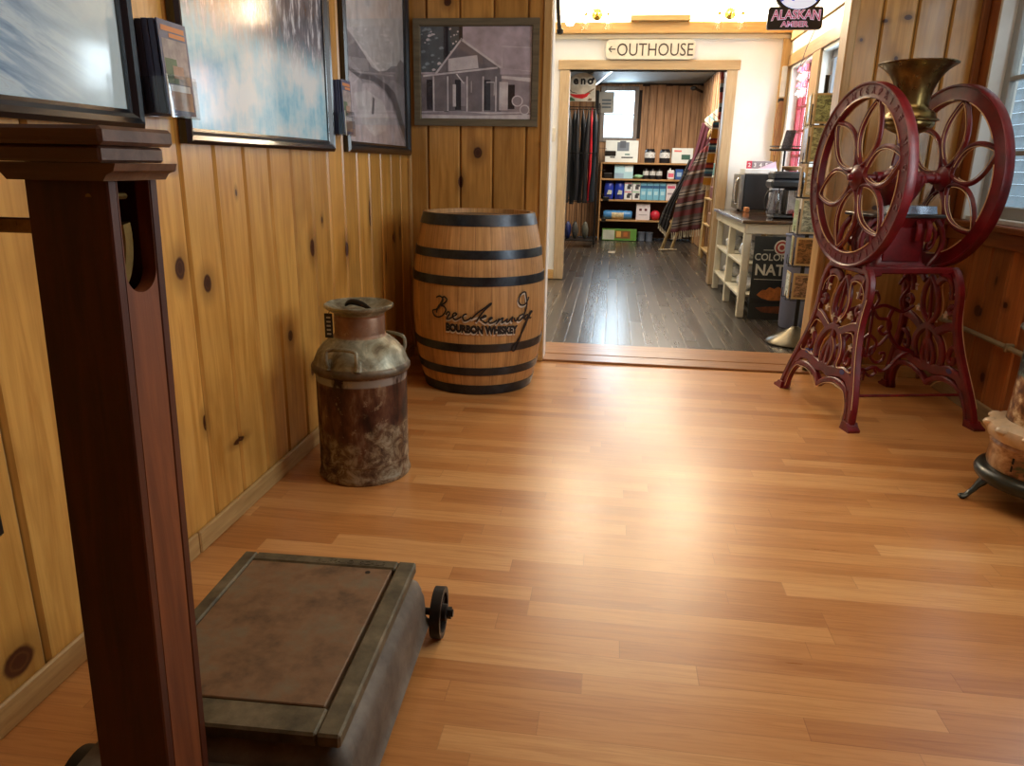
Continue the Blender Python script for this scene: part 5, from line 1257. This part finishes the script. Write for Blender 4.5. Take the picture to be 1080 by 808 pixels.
def jar(x, z, r, h, label, grp):
    T = thing('stove_canister', (x, YS+.08, z), label, 'jar', grp)
    MB().lathe([(0, z+.001), (r*.96, z+.001), (r, z+.01), (r, z+h*.78), (r*.9, z+h*.86), (r*.82, z+h*.9), (r*.82, z+h*.98), (r*.7, z+h), (0, z+h)], x, YS+.08, 28).build('jar_body', simple('jar_black', (28,28,34), .3), T)
    MB().lathe([(r*1.01, z+h*.36), (r*1.015, z+h*.37), (r*1.015, z+h*.74), (r*1.01, z+h*.75)], x, YS+.08, 28, cap0=False, cap1=False).build('jar_label', simple('jar_label_white', (206,210,212), .4, var=.3, sc=40), T)
    return T
jar(sx(685), S1, .078, .20, 'large black jar with white label on the top shelf beside the white tent carton', None)
jar(sx(701), S1, .078, .20, 'large black jar with white label on the top shelf beside the white camp-stove carton', None)
carton('camp_stove_carton', 708, 730, S1, .215, (214,222,222), 'white carton with a dark green screen picture on the top shelf near the blankets', 'box', [(.46,.88,.25,.58,(50,92,84)), (.1,.45,.75,.86,(206,110,110))])
carton('blue_carton', 648, 668, S2, .20, (168,210,226), 'pale blue and white carton on the second shelf below the tent carton', 'box', [(.55,.98,.5,.98,(210,230,240)), (.02,.5,.05,.4,(150,180,206))])
tag(MB().blob(sx(673.5), YS+.06, S2+.036, .075, .05, .028, 24, .12, 5).build('green_pack', simple('light_green_pack', (140,186,150), .5, var=.2)), 'small light green pack lying on the second shelf', 'pack')
for px, l in ((682, 'small black jar on the second shelf, nearest the window'), (689.3, 'small black jar in the middle of three on the second shelf'), (696.4, 'small black jar on the second shelf, nearest the white bottle')):
    jar(sx(px), S2, .045, .155, l, 'small black jars on the second shelf')
T = thing('fuel_bottle', (sx(708.5), YS+.05, S2), 'white rectangular bottle with pink label on the second shelf', 'bottle')
MB().box(sx(704.8), sx(712.2), YS, YS+.06, S2+.0005, S2+.135, .014).lathe([(.014, S2+.13), (.014, S2+.165), (0, S2+.166)], sx(707.5), YS+.03, 14).build('bottle_body', simple('bottle_white', (220,222,226), .4), T)
MB().box(sx(705.6), sx(711.4), YS-.0015, YS-.0002, S2+.035, S2+.09).build('bottle_label', simple('label_pink', (206,96,120), .5), T)
carton('dark_blue_box', 713.2, 721, S2, .15, (44,84,150), 'small dark blue box on the second shelf behind the blankets', 'box', [(.2,.8,.3,.7,(150,180,210))])
for i, (a, b) in enumerate(((638, 648.4), (649.4, 659.4))):
    x = (sx(a)+sx(b))/2; T = thing('snack_bag', (x, YS+.05, S3), ['dark blue bag with white label on the third shelf, at its window end', 'dark blue bag with white label on the third shelf beside the small dog cartons'][i], 'bag')
    def bf(u, v, x=x): w = .068*(1-.18*abs(2*v-1)**3); return (x+(2*u-1)*w, YS+.03-.045*sin(PI*u)*sin(PI*v)**.5, S3+.001+.262*v)
    MB().grid(9, 9, bf).grid(9, 9, lambda u, v: (bf(1-u, v)[0], 2*(YS+.03)-bf(1-u, v)[1], bf(u, v)[2])).build('pouch', simple('pouch_blue', (34,58,168), .35, var=.1), T)
    MB().prism([(x-.03, S3+.075), (x+.04, S3+.075), (x+.045, S3+.13), (x-.01, S3+.14)], YS-.019, YS-.0165, lambda p, q, a: (p, a, q)).build('pouch_label', simple('pouch_white', (190,196,186), .5), T)
for i, (a, b) in enumerate(((659.8, 668), (668.6, 676.8))):
    for j in range(2):
        carton('gadget_carton', a, b, S3+j*.128, .126, (214,220,224), '%s white carton with dark gadget picture, stack %s' % (['lower', 'upper'][j], ['beside the blue bags', 'beside the light blue cartons'][i]), 'box', [(.35,.8,.2,.6,(52,52,58)), (.45,.95,.5,.78,(60,60,66)), (.05,.9,.84,.95,((206,110,130) if i == 0 else (130,180,140)))])
for i, a in enumerate((677.2, 684.0, 690.8, 697.8)):
    carton('water_carton', a, a+6.5, S3, .258, (112,176,206), '%s of the four light blue cartons on the third shelf, counted from the gadget cartons' % ['first', 'second', 'third', 'fourth'][i], 'box', [(.0,1,.66,.82,(40,84,130)), (.2,.8,.3,.5,(170,210,226))], group='light blue cartons')
carton('pink_label_carton', 705, 715, S3, .25, (210,204,210), 'white carton with pink lettering on the third shelf behind the blankets', 'box', [(.1,.9,.7,.85,(196,90,120)), (.15,.8,.35,.45,(150,140,150))])
T = thing('sleeping_mat', (sx(654), YS+.07, S4), 'blue rolled mat with beige label lying on the fourth shelf', 'mat')
rl = lambda x, y, z: (sx(654)+z, YS+.07+x, S4+.068+y)
MB().lathe([(0,-.215),(.05,-.215),(.062,-.2),(.066,-.17),(.066,.17),(.062,.2),(.05,.215),(0,.215)], 0, 0, 28, fn=rl).build('roll', simple('mat_blue', (66,128,186), .4, var=.15, sc=16), T)
MB().lathe([(.067,-.09),(.067,.09)], 0, 0, 28, fn=rl, cap0=False, cap1=False, a0=2.6, a1=5.2).build('roll_label', simple('label_beige', (190,176,140), .5, var=.2, sc=30), T)
carton('white_notice', 674, 689, S4, .245, (214,208,214), 'white notice card with dark lettering on the fourth shelf', 'sign', [(.22,.40,.56,.70,(90,40,50)), (.60,.78,.56,.70,(90,40,50)), (.2,.8,.30,.34,(150,144,150))], dep=.03)
tag(MB().blob(sx(695), YS+.07, S4+.075, .075, .07, .074, 24, .03, 8).build('red_stuff_sack', simple('sack_red', (190,40,60), .45, var=.12)), 'round red stuff sack on the fourth shelf beside the white notice', 'bag')
carton('grill_carton', 638, 676, .0005, .175, (92,140,62), 'green and white carton with a food picture on the floor under the shelves', 'box', [(.02,.36,.08,.9,(186,192,178)), (.38,.82,.2,.85,(120,84,44)), (.42,.55,.3,.8,(206,160,84)), (.62,.74,.35,.75,(170,100,50))])
for i, px in enumerate((681.5, 690)):
    tag(MB().lathe([(0,.001),(.052,.001),(.058,.12),(.061,.125),(.061,.135),(0,.136)], sx(px), YS+.07, 22).build('grey_tub', simple('tub_grey', (104,112,128), .4)), ['grey tub on the floor beside the green carton', 'grey tub on the floor beside the blankets'][i], 'tub')
# black wall-hung packages beside the window
for i, (px, zz, h) in enumerate(((647, 1.22, .07), (646, .93, .07), (645, .62, .06), (645, .33, .06))):
    T = thing('peg_hook', (sx(px)-.06, 11.25, zz), ['topmost', 'second', 'third', 'lowest'][i]+' black packaged carabiner on the clothes rack side, in front of the shelves', 'package')
    x = -.14
    MB().box(x, x+.15-.03*i, 10.59, 10.62, zz, zz+h, .008).build('package', M_BLK, T)
    MB().tube([(x+.02, 10.605, zz+h), (x+.02, 10.605, zz+h+.03), (-.232, 10.605, zz+h+.035)], .003, 6).build('hook', M_BLK, T)
# clothes rack with header card
T = thing('hammock_rack', (-.43, 10.5, 0), 'black grid display rack with a red hammock header card in the far room', 'rack')
m = MB()
for x in (-.66, -.235):
    for y in (10.35, 10.75): m.tube([(x, y, .0), (x, y, 1.88)], .011, 8)
for z in (.10, .62, 1.25, 1.83):
    m.tube([(-.66, 10.35, z), (-.235, 10.35, z), (-.235, 10.75, z), (-.66, 10.75, z)], .007, 6, closed=True)
for k in range(11): m.tube([(-.235, 10.35+.04*k, .10), (-.235, 10.35+.04*k, 1.83)], .003, 6)
for k in range(8): m.tube([(-.235, 10.35, .26+.2*k), (-.235, 10.75, .26+.2*k)], .003, 6)
for k in range(12): m.tube([(-.64+.036*k, 10.75, .10), (-.64+.036*k, 10.75, 1.83)], .003, 6)
m.box(-.67, -.225, 10.34, 10.76, .085, .10, .003); m.build('grid_frame', M_BLK, T)
ol = [(-.335+.175*0-.13+.17*cos(k*PI/10)*1.0, 2.13+.12*sin(k*PI/10)) for k in range(0, 11)]
hd = MB().prism([(-.648, 1.90), (-.30, 1.90), (-.30, 2.12)]+ol+[(-.648, 2.12)], 10.34, 10.352, lambda p, q, a: (p, a, q)).build('header_card', simple('header_cream', (204,196,180), .5, var=.2, sc=9), T)
m = MB(); hm = [simple('header_black', (24,26,30), .5), simple('header_red', (206,36,40), .5), simple('header_green', (70,104,74), .5), simple('header_white', (222,220,212), .5), simple('header_brown', (120,96,74), .5)]
hy = lambda e: (lambda p, q: (p, 10.339-e, q))
for k, cx_ in enumerate((-.560, -.465, -.370)):
    m.mi = 3; m.flat([(cx_+.055*cos(a*PI/12), 2.145+.058*sin(a*PI/12)) for a in range(24)], hy(.0006))
    m.mi = 0
    if k < 2 or True: m.text('eno'[k], .135, lambda x, y, z, cx_=cx_: (cx_+x, 10.337, 2.112+y), 0, bold=.006)
m.mi = 0; m.flat([(-.335+.018*cos(a*PI/6), 2.172+.018*sin(a*PI/6)) for a in range(12)], hy(.003))
m.mi = 1; m.flat([(-.645,1.995),(-.56,1.985),(-.44,1.99),(-.37,2.01),(-.41,1.955),(-.47,1.932),(-.54,1.94),(-.60,1.962)], hy(.002))
m.mi = 2; m.flat([(-.645,1.905),(-.56,1.905),(-.575,1.93),(-.61,1.95),(-.645,1.95)], hy(.0015))
m.mi = 0; m.flat([(-.645,2.04),(-.60,2.005),(-.54,1.995),(-.54,2.002),(-.60,2.015),(-.645,2.055)], hy(.0025))
m.mi = 4; m.flat([(-.44,1.99),(-.36,2.04),(-.315,2.06),(-.315,2.05),(-.37,2.01),(-.36,1.99)], hy(.0012)); m.flat([(-.40,1.91),(-.35,1.905),(-.34,1.935),(-.38,1.94)], hy(.0015))
m.build('header_print', hm, hd, smooth=False)
hang = [(-.635, (30,32,36)), (-.575, (44,48,52)), (-.515, (26,28,34)), (-.455, (36,40,46)), (-.385, (30,30,34)), (-.335, (196,26,46)), (-.285, (28,40,52))]
for i, (x, c_) in enumerate(hang):
    bl = R.uniform(.56, .64) if i != 5 else .60; wv = .034 if i != 5 else .026; tp = 1.80
    def hf(u, v, x=x, bl=bl, wv=wv, i=i):
        z = tp-(tp-bl)*v; ww = wv*min(1, .25+v*6)*(1+.15*sin(v*9+i)); a = 2*PI*u
        return (x+ww*cos(a)+.008*sin(v*5+i*2)-(.02*v*v if i == 5 else 0), 10.44+.11*(i % 2)+ww*1.1*sin(a), z)
    o = MB().grid(15, 24, hf).tube([(x, 10.44+.11*(i % 2), 1.79), (x, 10.44+.11*(i % 2), 1.835)], .004, 6).build('hanging_hammock', simple('nylon_%d' % i, c_, .45, var=.25, sc=9, st=(3,3,.5), bump=.3))
    tag(o, 'red nylon hammock hanging on the black grid rack' if i == 5 else ['black nylon hammock nearest the doorway casing on the grid rack', 'dark grey nylon hammock second from the doorway casing', 'black nylon hammock third from the doorway casing', 'charcoal nylon hammock fourth from the doorway casing', 'black nylon hammock just left of the red one', '', 'dark blue-grey nylon hammock just right of the red one'][i], 'hammock')
for i, (x, z, c_, l) in enumerate(((-.60, .10, (36,50,110), 'dark blue bag'), (-.50, .10, (84,84,80), 'grey package'), (-.36, .10, (104,104,92), 'olive package'))):
    tag(MB().blob(x, 10.5, z+.12, .045, .06, .12, 18, .07, i+30).build('packed_hammock', simple('pack_%d' % i, c_, .5, var=.3, sc=30)), l+' standing in the bottom of the black grid rack', 'bag')
# wall-hung slat sign beside the window
T = thing('hanging_notice', (-.27, 11.9, 1.92), 'pale grey notice hanging beside the far window', 'notice')
MB().box(-.30, -.06, 11.90, 11.915, 1.86, 2.16, .003).build('notice_board', simple('pale_notice', (176,172,160), .5, var=.1), T)
m = MB()
for k in range(3): m.box(-.24, -.10, 11.897, 11.8995, 1.93+k*.05, 1.955+k*.05)
m.build('notice_print', simple('notice_ink', (96,104,110), .5), T)
MB().box(-.335, -.285, 11.89, 11.93, 1.84, 2.18, .003).build('dark_edge', M_BLK, T)
MB().tube([(-.18, 11.91, 2.155), (-.18, 11.91, 2.295)], .002, 6).build('wire', M_BLK, T)

# ---- blankets draped on a leaning frame
T = thing('blanket_stand', (.95, 10.1, 0), 'leaning wooden pole stand hidden under the striped blankets', 'stand')
for a, b in (((.70, 10.35, .0), (1.20, 9.98, 1.62)), ((.86, 10.6, .0), (1.22, 10.05, 1.62)), ((1.15, 9.75, .0), (1.21, 9.98, 1.62))):
    MB().tube([a, b], [.022, .018], 12).build('pole', wood('pale_pole', (190,164,110), (214,190,140), 2, .5), T)
def stripes(name, bands, ax=2, tilt=0., period=None, mott=.12):
    t = NT(name); P = t.xyz(); v = t.math('ADD', P[2], t.math('MULTIPLY', P[0], tilt))
    lo, hi = bands[0][0], bands[-1][0]
    if period: v = t.math('MULTIPLY', t.math('FRACT', t.math('DIVIDE', v, period)), period)
    r_ = t.n('ShaderNodeValToRGB'); r_.color_ramp.interpolation = 'CONSTANT'; t.put(r_.inputs[0], t.math('DIVIDE', t.math('SUBTRACT', v, lo), hi-lo))
    e = r_.color_ramp.elements
    while len(e) < len(bands): e.new(.5)
    for i, (z, c_) in enumerate(bands): e[i].position = (z-lo)/(hi-lo); e[i].color = lin(c_)
    f = t.noise(t.coord(), 60, 3)
    return t.bsdf(t.mix(t.math('MULTIPLY', f, mott*3), r_.outputs[0], (.05,.045,.045,1)), .9, 0, f, .3, .002)
def drape(name, Lp, Rp, y0, y1, mat, label, amp=.012, waves=3, solid=.008, fringe=None):
    Ls, Rs = spline(Lp, 8), spline(Rp, 8); n = min(len(Ls), len(Rs))
    def f(u, v):
        i = min(int(v*(n-1)), n-2); t_ = v*(n-1)-i
        a = [Ls[i][k]*(1-t_)+Ls[i+1][k]*t_ for k in (0, 1)]; b = [Rs[i][k]*(1-t_)+Rs[i+1][k]*t_ for k in (0, 1)]
        return (a[0]*(1-u)+b[0]*u, y0+(y1-y0)*v+amp*sin(u*waves*2*PI+v*2)*(.4+v), a[1]*(1-u)+b[1]*u)
    T = thing(name, f(.5, 1), label, 'blanket')
    MB().grid(25, 30, f).build('cloth', mat, T, solid=solid, ang=80)
    if fringe:
        m = MB()
        for k in range(fringe[0]):
            u = (k+.5)/fringe[0]; p = Vector(f(u, 1)); q = p+Vector((R.uniform(-.012, .008), -.01, -fringe[1]*R.uniform(.8, 1.1)))
            m.tube([p+Vector((0, 0, .01)), (p+q)/2+Vector((R.uniform(-.004, .004), 0, 0)), q], [.006, .005, .007], 5)
        m.build('fringe', simple('fringe_cream', (196,184,158), .9), T)
    return T
drape('blanket', [(1.07, 1.63), (1.00, 1.28), (.93, 1.06)], [(1.225, 1.62), (1.14, 1.23), (1.07, 1.05)], 10.02, 9.95, stripes('maroon_weave', [(0, (84,24,44)), (1, (70,20,38)), (2, (84,24,44))]), 'plain maroon blanket hanging highest on the leaning stand', amp=.01)
mex = [(0,(84,28,32)), (.06,(104,88,80)), (.085,(44,36,36)), (.10,(150,136,122)), (.115,(44,36,36)), (.13,(110,96,88)), (.16,(78,64,60)), (.20,(100,28,32)), (.27,(66,52,50)), (.31,(40,32,34)), (.33,(140,124,112)), (.36,(40,32,34))]
drape('blanket', [(1.045, 1.26), (.90, .95), (.81, .64), (.765, .27)], [(1.185, 1.42), (1.18, .95), (1.175, .65), (1.17, .34)], 9.90, 9.80, stripes('grey_red_weave', mex, tilt=-.22, period=.37), 'brown, grey and dark red striped fringed blanket on the leaning stand', amp=.018, waves=3, fringe=(16, .085))
drape('blanket', [(.955, 1.19), (.845, .89), (.69, .57), (.625, .36)], [(1.03, 1.20), (.925, .89), (.82, .64), (.74, .24)], 10.12, 10.15, stripes('black_weave', [(0,(30,28,30)), (.14,(70,64,58)), (.16,(30,28,30)), (.19,(90,82,72)), (.20,(30,28,30))], tilt=.3, period=.6), 'black blanket with thin pale stripes behind the red and grey striped one', amp=.012, fringe=(8, .06))
mc = [(0,(216,150,40)), (.085,(226,216,190)), (.10,(70,70,90)), (.13,(60,120,150)), (.155,(150,190,200)), (.175,(30,30,50)), (.195,(190,70,40)), (.225,(120,30,30)), (.25,(216,150,40))]
drape('blanket', [(1.055, 1.57), (1.03, 1.28), (.995, .90)], [(1.118, 1.57), (1.108, 1.28), (1.085, .89)], 8.80, 8.76, stripes('bright_weave', mc, period=.26), 'narrow blanket in yellow, orange, white and blue stripes beside the bookcase', amp=.006, waves=1, fringe=(6, .05))
drape('blanket', [(1.075, 1.66), (1.09, 1.60), (1.15, 1.55)], [(1.235, 1.80), (1.24, 1.70), (1.25, 1.62)], 9.86, 9.80, stripes('cream_teal', [(0,(196,188,170)), (.05,(90,160,170)), (.07,(196,188,170)), (.12,(60,60,66)), (.13,(196,188,170))], tilt=.8, period=.17), 'cream and teal cloth bunched at the top of the leaning stand', amp=.012)
for i, (x, y) in enumerate(((.66, 10.25), (.78, 10.30))):
    tag(MB().tube(spline([(x, y, .012), (x+.05, y-.03, .016), (x+.12, y+.01, .012)], 6), .011, 8).build('fringe_tassel', simple('tassel_cream', (186,170,140), .9)), ['cream tassel lying on the floor at the foot of the black blanket', 'cream tassel lying on the floor below the striped blanket'][i], 'tassel')
# bookcase and shirts on the near right
T = thing('bookcase', (1.19, 9.2, 0), 'pine bookcase with white shelf boards just inside the doorway', 'bookcase')
MB().box(1.13, 1.16, 8.86, 8.89, 0, 1.62, .003).box(1.13, 1.16, 9.5, 9.53, 0, 1.62, .003).box(1.225, 1.252, 8.86, 8.89, 0, 1.62, .003).build('post', M_TRIM, T)
MB().tube([(1.145, 8.875, 1.585), (1.11, 8.80, 1.58), (1.06, 8.795, 1.578)], .008, 8).build('peg', M_TRIM, T)
for z in (.12, .42, .72, .98, 1.25, 1.42): MB().box(1.12, 1.252, 8.87, 9.55, z, z+.02, .002).build('shelf', M_WP if z > .9 else M_TRIMY, T)
for i, (z, c_, l) in enumerate(((.44, (150,110,80), 'brown'), (.74, (120,60,50), 'dark red'), (1.0, (90,130,120), 'green'), (1.27, (160,150,130), 'beige'))):
    tag(MB().box(1.14, 1.23, 8.95, 9.2, z+.0005, z+.14, .01).build('folded_goods', simple('goods_%d' % i, c_, .7, var=.3, sc=20)), l+' folded goods on the bookcase inside the doorway', 'folded cloth')
for i, (y, cols, l) in enumerate(((8.42, [(0,(206,196,190)), (.05,(150,60,50)), (.09,(206,196,190)), (.13,(40,40,50))], 'red and white striped shirt hanging high inside the doorway'), (8.72, [(0,(190,70,50)), (.07,(40,36,40)), (.12,(150,160,150)), (.16,(206,120,60))], 'dark and orange patterned shirt hanging high inside the doorway'))):
    T = thing('hanging_shirt', (1.16, y, 1.60), l, 'shirt')
    def sf(u, v): 
        w = .115-.05*max(0, .18-v)/.18
        return (1.145+.022*sin(u*9+i)+.02*v-.035, y-w+2*w*u*1.0, 2.06-.46*v+.02*sin(u*PI))
    MB().grid(20, 16, lambda u, v: (sf(u, v)[0]+.0, sf(u, v)[1], sf(u, v)[2])).build('shirt_body', stripes('shirt_%d' % i, cols, period=.2), T, solid=.03, ang=80)
    MB().tube([(1.12, y-.06, 2.07), (1.12, y, 2.10), (1.12, y+.06, 2.07)], .004, 6).tube([(1.12, y, 2.10), (1.12, y, 2.15), (1.25, y, 2.16)], .004, 6).build('hanger', M_BLK, T)
tag(MB().tube([(1.04, 11.3, 2.17), (1.22, 11.9, 2.17)], .02, 10).blob(1.05, 11.32, 2.16, .05, .05, .03, 14).build('black_spotlight', M_BLK), 'small black spotlight in the top corner of the far room', 'spotlight')
tag(MB().box(-.02, .07, 9.75, 9.98, -.0035, .002, .001).build('floor_patch', simple('pale_patch', (150,140,124), .5)), 'small pale patch plate on the dark floor inside the doorway', 'patch')

# ================================================================== light
def area(name, loc, rot, sx_, sy_, power, col):
    l = bpy.data.lights.new(name, 'AREA'); l.shape = 'RECTANGLE'; l.size = sx_; l.size_y = sy_; l.energy = power; l.color = col
    o = bpy.data.objects.new(name, l); C.objects.link(o); o.location = loc; o.rotation_euler = rot
    return o
# daylight beyond each window (pointing in)
area('daylight_window_2', (XR+.35, 2.2, 1.6), (0, PI/2, 0), 1.4, 1.4, 64, (.93,.97,1))
area('daylight_window_1', (XR+.9, 3.3, 1.7), (0, PI/2, 0), 1.6, 1.6, 4, (.85,.93,1))
area('daylight_window_3', (XQ+.30, 6.78, 1.5), (0, PI/2, 0), 1.1, .9, 45, (.86,.94,1))
area('daylight_window_4', (XQ+.30, 5.6, 1.5), (0, PI/2, 0), 1.1, 1.2, 45, (.86,.94,1))
area('daylight_window_5', (.03, YE+.35, 1.9), (-PI/2, 0, 0), .62, .95, 48, (.72,.86,1))
area('fill_lamp_far', (.62, 9.9, ZB-.02), (0, 0, 0), .9, 1.4, 90, (1,.88,.72))  # unseen warm fill lamp added to brighten the far room
# unseen fill lamps added to brighten the near and middle rooms
area('fill_lamp_near', (.9, 1.9, ZC-.03), (0, 0, 0), 1.7, 1.7, 22, (1,.86,.68))
area('fill_lamp_middle', (.1, 5.9, ZM-.03), (0, 0, 0), 2.0, 1.8, 36, (1,.9,.78))
for x in (-.323, -.127, .827, 1.023):
    l = bpy.data.lights.new('sconce_lamp', 'POINT'); l.energy = 55; l.color = (1,.84,.6); l.shadow_soft_size = .02
    o = bpy.data.objects.new('sconce_lamp', l); C.objects.link(o); o.location = (x, YD-.07, 2.43)
w = bpy.data.worlds.new('world'); bpy.context.scene.world = w; w.use_nodes = True
w.node_tree.nodes['Background'].inputs[0].default_value = (.62,.74,.86,1); w.node_tree.nodes['Background'].inputs[1].default_value = 5
sc = bpy.context.scene
sc.view_settings.view_transform = 'Standard'; sc.view_settings.look = 'None'; sc.view_settings.gamma = 1; sc.view_settings.exposure = -.1
sc.view_settings.use_curve_mapping = False
sc.cycles.use_denoising = True; sc.cycles.max_bounces = 8; sc.cycles.diffuse_bounces = 5; sc.cycles.glossy_bounces = 4; sc.cycles.transparent_max_bounces = 16
sc.cycles.caustics_reflective = False; sc.cycles.caustics_refractive = False; sc.cycles.sample_clamp_indirect = 6
